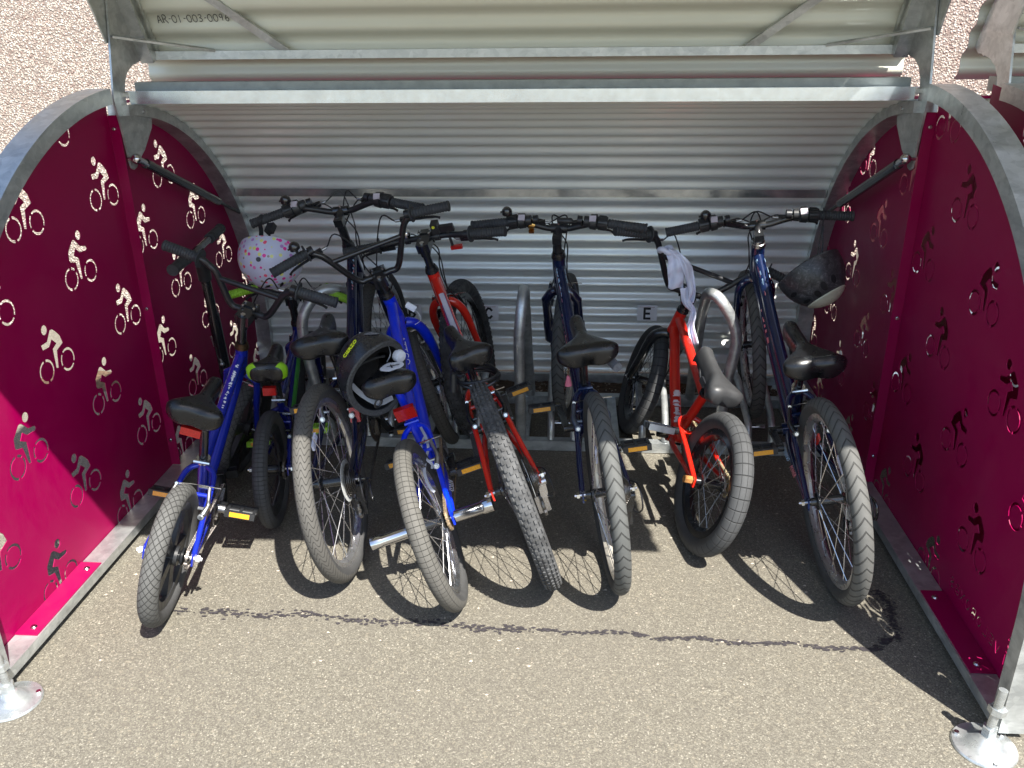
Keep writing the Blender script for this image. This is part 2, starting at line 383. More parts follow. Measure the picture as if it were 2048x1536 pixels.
# strokes of a plain stencil alphabet: lists of polylines in a unit box
ST = {'V': [[(0, 1), (.5, 0)], [(.56, .1), (1, 1)]], 'E': [[(0, 0), (0, 1)], [(.16, 1), (.9, 1)], [(.16, .5), (.8, .5)], [(.16, 0), (.9, 0)]],
      'L': [[(0, 1), (0, 0)], [(.16, 0), (.9, 0)]], 'O': [[(.42, 1), (.1, .8), (0, .5), (.1, .2), (.42, 0)], [(.6, 1), (.9, .8), (1, .5), (.9, .2), (.6, 0)]],
      'B': [[(0, 0), (0, 1)], [(.16, 1), (.75, .97), (.85, .78), (.7, .56), (.16, .53)], [(.16, .45), (.75, .42), (.92, .24), (.75, .03), (.16, 0)]],
      'X': [[(0, 1), (.42, .55)], [(.55, .42), (1, 0)], [(0, 0), (.42, .42)], [(.58, .58), (1, 1)]],
      'S': [[(.9, .88), (.5, 1), (.1, .8), (.2, .58), (.45, .52)], [(.55, .48), (.85, .38), (.9, .15), (.5, 0), (.08, .12)]]}
def strokepoly(pl, w_):
    out = []
    for a, b in zip(pl[:-1], pl[1:]):
        d = V((b[0]-a[0], b[1]-a[1], 0)); d.normalize(); n_ = V((-d.y, d.x, 0))*w_/2; d = d*w_*.3
        out.append([(a[0]-d.x-n_.x, a[1]-d.y-n_.y), (b[0]+d.x-n_.x, b[1]+d.y-n_.y), (b[0]+d.x+n_.x, b[1]+d.y+n_.y), (a[0]-d.x+n_.x, a[1]-d.y+n_.y)])
    return out
def inpoly(x, y, P):
    c = False; n = len(P); j = n-1
    for i in range(n):
        if (P[i][1] > y) != (P[j][1] > y) and x < (P[j][0]-P[i][0])*(y-P[i][1])/(P[j][1]-P[i][1])+P[i][0]: c = not c
        j = i
    return c
CY, CZ = -.03, .27
def arcpts(r, a0, a1, n): return [(CY-r*sin(a0+(a1-a0)*i/n), CZ+r*cos(a0+(a1-a0)*i/n)) for i in range(n+1)]
def panel(side, outline, holes, x):
    P2 = []; E2 = []
    def addp(p):
        n = len(P2)
        for q in p: P2.append(V((q[0], q[1])))
        for i in range(len(p)): E2.append((n+i, n+(i+1) % len(p)))
    addp(outline); HB = []
    for h in holes:
        ys = [p[0] for p in h]; zs = [p[1] for p in h]
        if any(inpoly(p[0], p[1], outline) for p in h): addp(h); HB.append((min(ys), max(ys), min(zs), max(zs), h))
    vv, ee, ff, _, _, _ = delaunay_2d_cdt(P2, E2, [], 0, 1e-6)
    keep = []
    for f in ff:
        cx = sum(vv[i].x for i in f)/3; cy = sum(vv[i].y for i in f)/3
        if not inpoly(cx, cy, outline): continue
        if any(a <= cx <= b and c_ <= cy <= d and inpoly(cx, cy, h) for a, b, c_, d, h in HB): continue
        keep.append(tuple(f))
    t = .002*side; m = MB(); n = len(vv)
    vs = [(x, q.x, q.y) for q in vv]+[(x+t, q.x, q.y) for q in vv]
    fs = [tuple(k) for k in keep]+[tuple(i+n for i in k)[::-1] for k in keep]
    cnt = {}
    for k in keep:
        for a, b in ((k[0], k[1]), (k[1], k[2]), (k[2], k[0])): cnt[(a, b)] = cnt.get((a, b), 0)+1
    for (a, b) in cnt:
        if (b, a) not in cnt: fs.append((b, a, a+n, b+n))
    m.add(vs, fs); return m
def riders(side):
    H = []
    for i in range(-3, 4):
        for k in range(-1, 4):
            if side < 0: bz, az = .165+.381*k, .347+.381*k; by, ay = -.277+.396*i, -.123+.396*i
            else: bz, az = .347+.381*k, .155+.381*k; by, ay = -.262+.396*i, -.111+.396*i
            for kind, y, z in (('B', by, bz), ('A', ay, az)):
                if side > 0 and z < .25 and y < -.4 and not (kind == 'A' and y > -.7): continue
                if z < .10: continue
                for p in rider(kind): H.append([(y+u, z+v_) for u, v_ in p])
    if side > 0:
        for i, ch in enumerate('VELOBOXES'):
            for pl in ST[ch]:
                for q in strokepoly([(a*.019, b*.026) for a, b in pl], .0042): H.append([(-.893+.0325*i+u, .090+v_) for u, v_ in q])
        for pl in ([(0, 0), (0, .04)], [(.008, .044), (.035, .044)], [(.006, 0), (.03, 0)], [(.006, .022), (.024, .022)], [(.034, .008), (.034, .036)]):
            for q in strokepoly(pl, .0035): H.append([(-.955+u, .080+v_) for u, v_ in q])
        for a0, a1 in ((.2, 1.6), (1.9, 3.3), (3.7, 5.8)): H.append(ringseg(-.938, .152, .016, .0205, a0, a1, 6))
    return H

# ------------------------------------------------------------------ bike shelter
def tubearc(m, pts, w0, w1, x0, x1):
    # rectangular section swept along the outline pts=(y,z), radial depth w1-w0 inward, between x0 and x1
    n = len(pts); vs = []
    for i in range(n):
        a = V(pts[max(0, i-1)]); b = V(pts[min(n-1, i+1)]); t = (b-a).normalized(); nr = V((t[1], -t[0]))
        p = V(pts[i]); q = p+nr*w1; p = p+nr*w0
        vs += [(x0, p[0], p[1]), (x1, p[0], p[1]), (x1, q[0], q[1]), (x0, q[0], q[1])]
    fs = [(4*i+j, 4*i+(j+1) % 4, 4*i+4+(j+1) % 4, 4*i+4+j) for i in range(n-1) for j in range(4)]
    fs += [(3, 2, 1, 0), (4*n-4, 4*n-3, 4*n-2, 4*n-1)]
    m.add(vs, fs)
def corrugate(path, x0, x1, amp, pitch, inward, th=.0012, ph=0.0, side=-1):
    # path = fine (y,z) list; inward = +1 / -1 picks the inner side
    m = MB(); s = 0; A = []; n = len(path)
    for i in range(n):
        if i: s += (V(path[i])-V(path[i-1])).length
        a = V(path[max(0, i-1)]); b = V(path[min(n-1, i+1)]); t = (b-a).normalized(); nr = V((t[1], -t[0]))*inward
        o = amp*sin(2*PI*s/pitch+ph); A.append((V(path[i])+nr*o, V(path[i])+nr*(o+th*side)))
    vs = []
    for a, b in A: vs += [(x0, a[0], a[1]), (x1, a[0], a[1]), (x0, b[0], b[1]), (x1, b[0], b[1])]
    inner = [(4*i, 4*i+1, 4*i+5, 4*i+4) for i in range(n-1)]; outer = [(4*i+2, 4*i+6, 4*i+7, 4*i+3) for i in range(n-1)]
    ends = [(4*i, 4*i+4, 4*i+6, 4*i+2) for i in range(n-1)]+[(4*i+1, 4*i+3, 4*i+7, 4*i+5) for i in range(n-1)]+[(0, 2, 3, 1), (4*n-4, 4*n-3, 4*n-1, 4*n-2)]
    m.add(vs, inner, 0); m.add([], [], 0)
    base = 0
    for f in outer: m.f.append(f); m.m.append(1)
    for f in ends: m.f.append(f); m.m.append(1)
    return m
def resample(path, step):
    out = [path[0]]; acc = 0
    for a, b in zip(path[:-1], path[1:]):
        L = (V(b)-V(a)).length; k = max(1, int(L/step))
        for j in range(1, k+1): out.append((a[0]+(b[0]-a[0])*j/k, a[1]+(b[1]-a[1])*j/k))
    return out
shelter = empty('bike_shelter', (0, 0, 0))
tag(shelter, 'galvanised bike shelter with its corrugated lid open, full of bikes', 'bike shelter', 'bike shelters by the wall')
X0, XI = 1.2, 1.14
Y_BACK = .95
for sd in (-1, 1):
    xa, xb = sorted((sd*XI, sd*1.206))
    m = MB(); tubearc(m, [(-1.065, .02), (-1.065, .14)]+arcpts(1.035, rad(90), rad(2), 40)[0:], .0, .043, xa, xb)
    m.build('front_arch', GALV, shelter)
    m = MB(); rp = [(CY+.985*sin(rad(a)), CZ+.985*cos(rad(a))) for a in range(3, 91, 2)]+[(CY+.985, .14), (CY+.985, .02)]
    tubearc(m, rp, .0, .032, xa, xb)
    m.build('rear_arch', GALV, shelter)
    holes = riders(sd); px = sd*1.199
    ol = [(0.0, .045), (0.0, 1.298)]+[(CY-1.02*sin(rad(a)), CZ+1.02*cos(rad(a))) for a in range(4, 91, 3)]+[(-1.05, .2), (-1.05, .045)]
    panel(sd, ol, holes, px).build('side_panel', MAROON, shelter, smooth=20)
    ol = [(.0035, .045), (Y_BACK-.03, .045), (Y_BACK-.03, .27)]+[(CY+.955*sin(rad(a)), CZ+.955*cos(rad(a))) for a in range(86, 3, -3)]+[(.0035, 1.223)]
    panel(sd, ol, holes, px).build('side_panel', MAROON, shelter, smooth=20)
    m = MB(); xs_ = sorted((sd*1.168, sd*1.1985)); m.bx(*xs_, .0, .003, .052, 1.225); m.build('seam_flange', MAROON, shelter)
    for z in (1.186, .624, .15):
        m = MB(); m.cyl((sd*1.184, -.007, z), (sd*1.184, .0, z), .0055, n=10); m.cyl((sd*1.184, -.010, z), (sd*1.184, -.007, z), .004, n=6); m.build('screw', STEEL, shelter)
    m = MB(); xr = sorted((sd*1.134, sd*1.197)); m.bx(*xr, -1.045, .925, .022, .050); m.build('base_rail', GALV, shelter)
    for y0, y1 in ((-.912, -.596), (.2, .5)):
        m = MB(); xr2 = sorted((sd*1.138, sd*1.198)); m.bx(*xr2, y0, y1, .0505, .0535); tb = m.build('panel_tab', MAROON, shelter)
        for y in (y0+.03, y1-.03):
            s_ = MB(); s_.lathe([(.0001, .0042), (.006, .0035), (.009, 0)], 'Z', 12, (sd*1.165, y, .0537)); s_.build('screw', STEEL, tb)
    # screw heads along the arch
    for a in (12, 33, 55):
        m = MB(); r_ = .975
        m.cyl((sd*1.186, CY-r_*sin(rad(a)), CZ+r_*cos(rad(a))), (sd*1.197, CY-r_*sin(rad(a)), CZ+r_*cos(rad(a))), .006, n=8); m.build('screw', STEEL, shelter)
    # hinge plate with its notch
    HP = [(.050, 1.60), (.043, 1.54), (.022, 1.446), (-.002, 1.345), (-.019, 1.27), (-.001, 1.183), (.012, 1.085), (.016, 1.069), (.03, 1.062), (.047, 1.066), (.062, 1.080), (.116, 1.11), (.186, 1.17), (.205, 1.215), (.16, 1.23), (.10, 1.235), (.052, 1.245), (.054, 1.285), (.064, 1.314), (.088, 1.341), (.129, 1.360), (.19, 1.371), (.215, 1.372), (.175, 1.47), (.125, 1.58)]
    m = MB(); xp = sd*1.163
    UP = []
    m.prism(HP, lambda u, v_, w_: V((xp+w_, u, v_)), .006); hp = m.build('hinge_plate', GALV, shelter)
    for (y, z) in ((.11, 1.2255), (.058, 1.279)):
        m = MB(); m.cyl((xp-sd*.003, y, z), (xp-sd*.016, y, z), .011, n=6); m.cyl((xp-sd*.016, y, z), (xp-sd*.026, y, z), .0065, n=10); m.build('bolt', STEEL, hp)
    # gas strut
    a = V((sd*1.137, .008, 1.097)); b = V((sd*1.150, .865, .745)); d = (b-a).normalized()
    m = MB(); m.cyl(a+d*.055, a+d*.62, .0155, n=16); gs = m.build('gas_strut', BLACKM, shelter)
    m = MB(); m.cyl(a+d*.60, b-d*.03, .0065, n=10); m.build('strut_rod', SATIN, gs)
    m = MB(); m.ball(a, .016, 8); m.cyl(a, a+d*.055, .011, .0125, n=10); m.cyl(a, (xp, a.y, a.z), .006, n=8); m.build('ball_joint', STEEL, gs)
    m = MB(); m.ball(b, .012, 8); m.cyl(b-d*.035, b, .010, n=10); m.cyl(b, (sd*1.198, b.y, b.z), .006, n=8); m.build('ball_joint', STEEL, gs)
    # adjustable foot
    for fy in (-1.085, .90):
        m = MB(); fx = sd*1.105
        m.lathe([(.0001, .030), (.014, .030), (.017, .028), (.034, .012), (.048, .006), (.064, .005), (.067, .001), (.067, 0)], 'Z', 32, (fx, fy, .001))
        ft = m.build('foot', galv('bright zinc plate', .50, .26), shelter)
        m = MB(); m.lathe([(.0001, .052), (.016, .052), (.0165, .030), (.0001, .030)], 'Z', 6, (fx+sd*.006, fy+.004, 0)); m.build('nut', galv('bright zinc plate'), ft)
        m = MB(); m.cyl((fx+sd*.006, fy+.004, .05), (fx+sd*.016, fy+.01, .148), .0095, n=14)
        m.cyl((fx+sd*.013, fy+.009, .086), (fx+sd*.015, fy+.010, .100), .019, n=6); m.build('threaded_rod', galv('bright zinc plate'), ft)
        for k in range(3):
            m = MB(); a_ = k*2.1+.5; m.cyl((fx+.056*cos(a_), fy+.056*sin(a_), .005), (fx+.056*cos(a_), fy+.056*sin(a_), .012), .006, n=6); m.build('bolt', STEEL, ft)
m = MB(); m.bx(-1.148, 1.148, .050, .098, 1.253, 1.2895); m.build('top_beam', simple('zinc with painted reflection', (.74, .82, .88), .20, .85, .5, .10, vs=18), shelter)  # blue-white reflection put into the beam's base colour
m = MB(); m.bx(-1.150, 1.150, .100, .150, 1.272, 1.312); m.build('roof_flashing', simple('grey flashing', (.26, .28, .27), .45, .3), shelter)
m = MB(); m.bx(-1.137, 1.137, .739, .789, .852, .886); m.build('cross_beam', galv('polished galvanised steel', .40, .13), shelter)
m = MB(); m.bx(-1.15, 1.15, .921, .942, .004, .046); m.build('back_rail', GALV, shelter)
bp = resample([(.962, .045), (.962, .27)]+[(CY+.992*sin(rad(a)), CZ+.992*cos(rad(a))) for a in range(88, 6, -2)], .0055)
corrugate(bp, -1.194, 1.194, .0095, .0700, 1, side=1).build('corrugated_back', [SHEET, MAROON], shelter, smooth=50, fix=False)
# lid
LS, A0, LR = V((.30, 1.291)), rad(20), 1.06
def lid(th, inn=0.0):
    a = A0+th; p = V((LS[0]-LR*(cos(A0)-cos(a)), LS[1]+LR*(sin(a)-sin(A0)))); return p+V((-cos(a), -sin(a)))*inn
pth = [tuple(lid(rad(t))) for t in range(0, 99, 2)]; d = V(pth[-1])-V(pth[-2]); d.normalize(); pth.append(tuple(V(pth[-1])+d*.205))
lidm = corrugate(resample(pth, .006), -1.185, 1.185, .0088, .0755, -1, ph=-1.2)
LIDO = lidm.build('lid', [LIDM, MAROON], shelter, smooth=50, fix=False)
for sd in (-1, 1):
    m = MB(); pts = [tuple(lid(rad(t), .012)) for t in range(6, 100, 3)]
    xa, xb = sorted((sd*1.12, sd*1.165)); tubearc(m, pts, 0, -.04, xa, xb); m.build('side_frame', GALV, LIDO)
    # plate that carries on along the lid edge
    ins = [lid(rad(t), .05) for t in range(10, 60, 5)]; outs = [lid(rad(t), .05+.15*(1-max(0, t-14)/46)) for t in range(55, 13, -5)]
    m = MB(); m.prism([(p[0], p[1]) for p in ins]+[(p[0], p[1]) for p in outs], lambda u, v_, w_: V((sd*1.170+w_, u, v_)), .005); m.build('side_plate', GALV, LIDO)
    m = MB(); m.bar((sd*1.158, .03, 1.443), (sd*.93, .215, 1.398), .022, .006, (0, -.3, 1)); m.build('brace', GALV, LIDO)
    q = lid(rad(13), .035); m = MB(); m.bar((sd*.70, .215, 1.392), (sd*.98, q[0]-.02, 1.60), .024, .012, (0, 1, .3)); m.build('brace', GALV, LIDO)
    # welded angle end
    m = MB(); m.bar((sd*1.140, .205, 1.372), (sd*1.140, .09, 1.60), .040, .040, (1, 0, 0)); m.build('angle_bar', GALV, LIDO)
m = MB(); m.bx(-1.125, 1.125, .205, .245, 1.372, 1.397); m.build('purlin', GALV, LIDO)
q = lid(rad(88), .03); m = MB(); m.bx(-1.12, 1.12, q[0]-.02, q[0]+.02, q[1]-.02, q[1]+.02); m.build('purlin', GALV, LIDO)
# handwritten asset number on the inner face
HW = {'A': [[(0, 0), (.45, 1), (.9, 0)], [(.15, .35), (.75, .4)]], 'R': [[(0, 0), (.05, 1), (.6, 1), (.75, .75), (.5, .55), (.05, .5)], [(.4, .5), (.95, -.05)]], '-': [[(.1, .5), (.8, .52)]],
      '0': [[(.4, .95), (.05, .75), (0, .35), (.3, .02), (.75, .1), (.9, .5), (.75, .85), (.4, .95)]], '1': [[(.4, 1), (.35, 0)]], '3': [[(.1, .9), (.6, .95), (.7, .7), (.3, .55), (.75, .35), (.5, .05), (.05, .1)]],
      '9': [[(.7, .6), (.3, .5), (.1, .7), (.4, .95), (.7, .8), (.65, .1)]], '6': [[(.6, 1), (.15, .5), (.15, .15), (.5, 0), (.75, .25), (.5, .5), (.2, .35)]]}
m = MB(); X = -1.095
for ch in 'AR-01-003-0096':
    wch = .0145 if ch != '-' else .008
    for pl in HW[ch]:
        P = []
        for u, v_ in pl:
            zz = 1.478+v_*.021+.008*(X+1.1)*2; y = lid(rad((zz-1.302)/LR*57.3*1.06))[0]
            P.append((X+u*wch, y-.0115, zz))
        m.tube(curve(P, 4), .0011, 5)
    X += wch+.0035
m.build('handwriting', INK, LIDO)
# second shelter of the row, to the right
sh2 = copy_tree(shelter); sh2.location = (2.535, 0.0, 0)
tag(sh2, 'second bike shelter, cut off at the right edge of the picture, beside the first', 'bike shelter')

# ------------------------------------------------------------------ bay letter signs
def letter(ch, x, z, label, hide=False):
    root = empty('bay_sign', (x, .9425, z)); tag(root, label, 'sign', 'bay letter signs on the corrugated back')
    m = MB(); m.bx(-.042, .042, 0, .0012, -.034, .034); m.build('sheet', PAPER, root)
    m = MB(); m.bx(-.034, .030, -.0022, -.0010, .026, .0275); m.build('small_print', simple('grey print', (.45, .3, .28), .5), root)
    G = {'C': [[(.95, .8), (.7, .97), (.4, 1), (.12, .8), (0, .5), (.12, .2), (.4, 0), (.7, .03), (.95, .2)]], 'E': [[(.9, 1), (.08, 1), (.08, 0), (.9, 0)], [(.08, .5), (.8, .5)]],
         'B': [[(.1, 0), (.1, 1), (.6, 1), (.85, .76), (.6, .53), (.1, .53)], [(.6, .53), (.95, .27), (.65, 0), (.1, 0)]], 'F': [[(.9, 1), (.1, 1), (.1, 0)], [(.1, .52), (.8, .52)]],
         'D': [[(.1, 0), (.1, 1), (.5, 1), (.9, .8), (1, .5), (.9, .2), (.5, 0), (.1, 0)]], 'A': [[(0, 0), (.5, 1), (1, 0)], [(.2, .35), (.8, .35)]]}[ch]
    m = MB()
    for pl in G:
        for i, (a, b) in enumerate(zip(pl[:-1], pl[1:])):
            A_ = V((-.014+a[0]*.028, -.0022-i*1e-4, -.024+a[1]*.044)); B_ = V((-.014+b[0]*.028, -.0022-i*1e-4, -.024+b[1]*.044)); dd = (B_-A_).normalized()*.0032
            m.bar(A_-dd, B_+dd, .0012, .0092, (0, 0, 1) if abs(dd.z) < abs(dd.x) else (1, 0, 0)) if abs(dd.z) < abs(dd.x) else m.bar(A_-dd, B_+dd, .0092, .0012, (0, 1, 0))
    m.build('letter', INK, root)
letter('B', -.501, .318, 'paper sign lettered B, half covered by a white tag beside the bright blue fork')
letter('C', -.166, .318, 'white paper sign with a black letter C beside the red bike\'s front tyre')
letter('E', .513, .325, 'white paper sign with a black letter E left of the red BMX')
letter('F', .877, .330, 'paper sign mostly hidden by the spokes of the right navy bike\'s front wheel')

# ------------------------------------------------------------------ bike rack
rack = empty('bike_rack', (0, .5, 0)); tag(rack, 'galvanised floor rack with tube hoops between the bikes', 'bike rack')
RM = Matrix.Translation((0, -.5, 0))
m = MB(); m.bx(-1.12, 1.12, .268, .305, .003, .041); m.build('rack_rail', GALV, rack, RM)
m = MB(); m.bx(-1.12, 1.12, .690, .730, .003, .041); m.build('rack_rail', GALV, rack, RM)
for x in (-1.03, -.345, .02, .36, 1.06):
    m = MB(); m.bx(x-.018, x+.018, .306, .689, .005, .035); m.build('rack_crosspiece', GALV, rack, RM)
hoops = [[(.012, .287, .04), (.010, .275, .25), (.008, .268, .43), (.014, .278, .53), (.020, .315, .592), (.022, .365, .590), (.022, .41, .53), (.024, .56, .27), (.028, .705, .042)],
         [(.735, .287, .04), (.740, .275, .25), (.757, .268, .38), (.762, .268, .45), (.745, .27, .515), (.700, .275, .588), (.672, .30, .604), (.662, .35, .580), (.662, .44, .46), (.672, .58, .23), (.683, .705, .042)],
         [(-.70, .287, .04), (-.745, .275, .25), (-.765, .268, .42), (-.764, .268, .50), (-.735, .28, .56), (-.69, .30, .60), (-.645, .33, .595), (-.62, .38, .55), (-.62, .5, .38), (-.66, .705, .042)]]
for h in hoops:
    m = MB(); m.tube(curve(h, 6), .0195, 14); m.build('hoop', GALV, rack, RM)
for x in (-.88, -.52, -.19, .165, .50, .885):
    for s_ in (-1, 1):
        xx = x+s_*.042
        m = MB(); m.tube(curve([(xx, .287, .04), (xx, .31, .105), (xx+s_*.004, .42, .150), (xx+s_*.004, .56, .185), (xx, .68, .15), (xx, .708, .042)], 6), .013, 12); m.build('wheel_guide', GALV, rack, RM)
    for y_ in (.40, .62):
        m = MB(); m.cyl((x-.04, y_, .055), (x+.04, y_, .055), .009, n=12); m.build('wheel_rest', STEEL, rack, RM)

# ------------------------------------------------------------------ bicycles
HA = rad(71)
def grip_mesh(m, a, b, r=.0155, flange=True, rings=14):
    a = V(a); b = V(b); pts = []; rr = []
    for i in range(rings*2+1):
        f = i/(rings*2); pts.append(a.lerp(b, f)); rr.append(r*(1.0 if i % 2 else .9))
    rr[-1] = r; rr[-2] = r*1.05
    if flange: pts = [a, a.lerp(b, .03)]+pts[1:]; rr = [r*1.75, r*1.7]+rr[1:]
    m.tube(pts, rr, 14)
def saddle_surf(t, an, L=.25, wr=.082, wn=.020, drop=.055, off=0.0):
    x = -L*.48+L*t
    if t < .5: wdt = wn+(wr-wn)*(.5+.5*cos(PI*min(1, (t/.5))**1.2))
    else: wdt = wn
    if t < .13: wdt *= math.sqrt(max(.0, 1-((.13-t)/.13)**2))*.72+.28
    if t > .88: wdt *= math.sqrt(max(.02, 1-((t-.88)/.12)**2))
    zt = .016*(1-min(1, t/.55))**1.3+.006*max(0, (t-.75)/.25)-(.020*max(0, (t-.86)/.14)**2)-(.020*max(0, (.12-t)/.12)**2)
    cx, cz = cos(an), sin(an); y = wdt*math.copysign(abs(cx)**.74, cx); g = math.exp(-(y/.026)**2)
    if cz > 0: z = zt+.025*abs(cz)**.85-.005-.006*g*max(0, 1-t/.4)
    else: z = zt-.005-drop*abs(cz)**.75*((1 if t > .14 else .5+.5*t/.14)*(1-.35*g*max(0, 1-t/.35))*(1 if t < .5 else .8))
    x += .010*g*max(0, 1-t/.1)
    return V((x-off*.3*max(0, 1-t/.1), y+math.copysign(off, cx)*abs(cx)**.5, z-.012+off*cz))
def saddle_mesh(L=.25, wr=.082):
    m = MB(); n = 34; k = 32
    vs = [saddle_surf((i/n)**1.15, 2*PI*j/k, L, wr) for i in range(n+1) for j in range(k)]
    fs = [(i*k+j, i*k+(j+1) % k, (i+1)*k+(j+1) % k, (i+1)*k+j) for i in range(n) for j in range(k)]
    fs += [tuple(range(k)), tuple(range(n*k, n*k+k))[::-1]]
    m.add(vs, fs); return m
def pedal(parent, c, mat=None, refl=True, w=.085, l=.055, tilt=.2, rmat=None):
    # c: local centre, pedal axis along local Y
    c = V(c); M = Matrix.Rotation(tilt, 3, 'Y'); m = MB(); mat = mat or BLACK
    T = lambda p: c+M@V(p)
    for sx in (-1, 1): m.box(T((sx*l*.44, 0, 0)), (l*.16, w, .020), M)
    for sy in (-1, 0, 1): m.box(T((0, sy*w*.44, 0)), (l*.9, w*.10, .018), M)
    m.cyl(T((0, -w*.5, 0)), T((0, w*.5, 0)), .008, n=10)
    p = m.build('pedal', mat, parent)
    if refl:
        for sx in (-1, 1):
            r = MB(); r.box(T((sx*l*.53, 0, 0)), (.003, w*.66, .013), M); r.build('reflector', rmat or AMBER, p)
    return p
def wheel(parent, R, rt, c, M3, sp):
    # wheel centred on its own origin, lying in the local XZ plane
    mt = Matrix.Translation(V(c))@M3.to_4x4()
    Rc = R-rt; rr = R-2*rt+.004
    hw = sp.get('hubw', .045)
    m = MB(); rw = sp.get('rimw', .012)
    if sp.get('mag'):
        m.lathe([(rr+.002, -rw), (rr+.002, rw), (rr-.020, rw*.8), (rr-.024, 0), (rr-.020, -rw*.8)], 'Y', 48, closed=True)
        for k in range(5):
            a = 2*PI*k/5; d = V((cos(a), 0, sin(a))); t = V((-sin(a), 0, cos(a)))
            pr = [d*.018-t*.014, d*(rr-.02)-t*.022, d*(rr-.02)+t*.022, d*.018+t*.014]
            m.add([p+V((0, s_*.009, 0)) for s_ in (-1, 1) for p in pr], [(0, 1, 2, 3), (7, 6, 5, 4), (0, 4, 5, 1), (3, 2, 6, 7), (1, 5, 6, 2), (0, 3, 7, 4)])
        m.cyl((0, -.024, 0), (0, .024, 0), .026, n=20)
    else:
        dp = sp.get('rimd', .016)
        m.lathe([(rr+.003, -rw), (rr-.003, -rw*.72), (rr-.003, rw*.72), (rr+.003, rw), (rr-dp*.6, rw), (rr-dp, rw*.35), (rr-dp, -rw*.35), (rr-dp*.6, -rw)], 'Y', 64, closed=True)
    wo = m.build('wheel', sp['rim'], parent, mt, smooth=35)
    m = MB(); pr = [(Rc+rt*cos(2*PI*i/16), rt*1.0*sin(2*PI*i/16)) for i in list(range(9, 16))+list(range(0, 8))]
    m.lathe(pr, 'Y', 80)
    if sp.get('knobs'):
        N = 92
        for i in range(N):
            for row in (-2, -1, 0, 1, 2):
                a = 2*PI*(i+(.5 if row % 2 else 0))/N; ph = row*.42
                d = V((cos(a)*cos(ph), sin(ph), sin(a)*cos(ph))); p = V((cos(a), 0, sin(a)))*Rc+d*(rt+.0008)
                t = V((-sin(a), 0, cos(a))); b = d.cross(t)
                m.box(p, (.0105 if row else .009, .0070, .0050), Matrix((t, b, d)).transposed())
    m.build('tyre', sp['tyre'], wo, smooth=45)
    if not sp.get('mag'):
        m = MB(); n = sp.get('nsp', 28)
        for i in range(n):
            s_ = 1 if i % 2 else -1; a = 2*PI*i/n; off = rad(52)*(1 if (i//2) % 2 else -1)
            p0 = V((.019*cos(a+off), s_*hw*.62, .019*sin(a+off))); p1 = V(((rr-.010)*cos(a), 0, (rr-.010)*sin(a)))
            m.tube([p0, p1], sp.get('spr', .00125), 4, cap=False)
        m.build('spokes', sp.get('spmat', SPOKE), wo)
    m = MB(); h = hw
    m.lathe([(.0001, -h), (.010, -h), (.012, -h*.75), (.024, -h*.70), (.024, -h*.6), (.014, -h*.5), (.013, h*.5), (.024, h*.6), (.024, h*.70), (.012, h*.75), (.010, h), (.0001, h)], 'Y', 20)
    m.build('hub', sp.get('hubmat', BLACKM), wo)
    m = MB(); ax = sp.get('axle', hw+.020)
    m.cyl((0, -ax, 0), (0, ax, 0), .0045, n=8)
    for s_ in (-1, 1): m.cyl((0, s_*(ax-.014), 0), (0, s_*(ax-.006), 0), .0095, n=6)
    m.build('axle', sp.get('nutmat', STEEL), wo)
    return wo
def cassette(wo, hw, geared, mat=None, guard=True):
    if geared:
        m = MB()
        for k in range(6):
            y = -hw*.70-.004*k-.002; r = .046-.0048*k; prof = []
            m.lathe([(.012, y), (r, y), (r, y-.0018), (.012, y-.0018)], 'Y', 40, closed=True)
            nt_ = int(r*2*PI/.0105)
            for i in range(nt_): a = 2*PI*i/nt_; m.box((r*cos(a), y-.0009, r*sin(a)), (.004, .0018, .004), Matrix.Rotation(-a, 3, 'Y'))
        m.build('cassette', mat or CHAIN, wo)
        if guard:
            m = MB(); m.lathe([(.020, -hw*.62-.003), (.060, -hw*.62-.001), (.060, -hw*.62-.0022), (.020, -hw*.62-.0042)], 'Y', 40, closed=True)
            m.build('spoke_guard', simple('clear yellowed plastic', (.42, .43, .42), .25), wo)
    else:
        m = MB(); y = -hw*.82; r = .030
        m.lathe([(.010, y), (r, y), (r, y-.003), (.010, y-.003)], 'Y', 32, closed=True)
        for i in range(16): a = 2*PI*i/16; m.box((r*cos(a), y-.0015, r*sin(a)), (.006, .003, .006), Matrix.Rotation(-a, 3, 'Y'))
        m.build('sprocket', mat or CHAIN, wo)
def chain_run(pts, r=.0032):
    # alternating link plates along a polyline
    m = MB(); P = curve(pts, 10); L = [0]
    for a, b in zip(P[:-1], P[1:]): L.append(L[-1]+(b-a).length)
    step = .0085; n = int(L[-1]/step); j = 0; Q = []
    for i in range(n+1):
        s_ = i*step
        while j < len(P)-2 and L[j+1] < s_: j += 1
        f = (s_-L[j])/max(1e-9, L[j+1]-L[j]); Q.append(P[j].lerp(P[j+1], f))
    for i in range(len(Q)-1):
        w_ = .0065 if i % 2 else .0040; m.bar(Q[i], Q[i+1], w_, .0068, (0, 1, 0) if False else (0, 0, 1))
        m.cyl(Q[i]+V((0, -.0042, 0)), Q[i]+V((0, .0042, 0)), .0034, n=6)
    return m
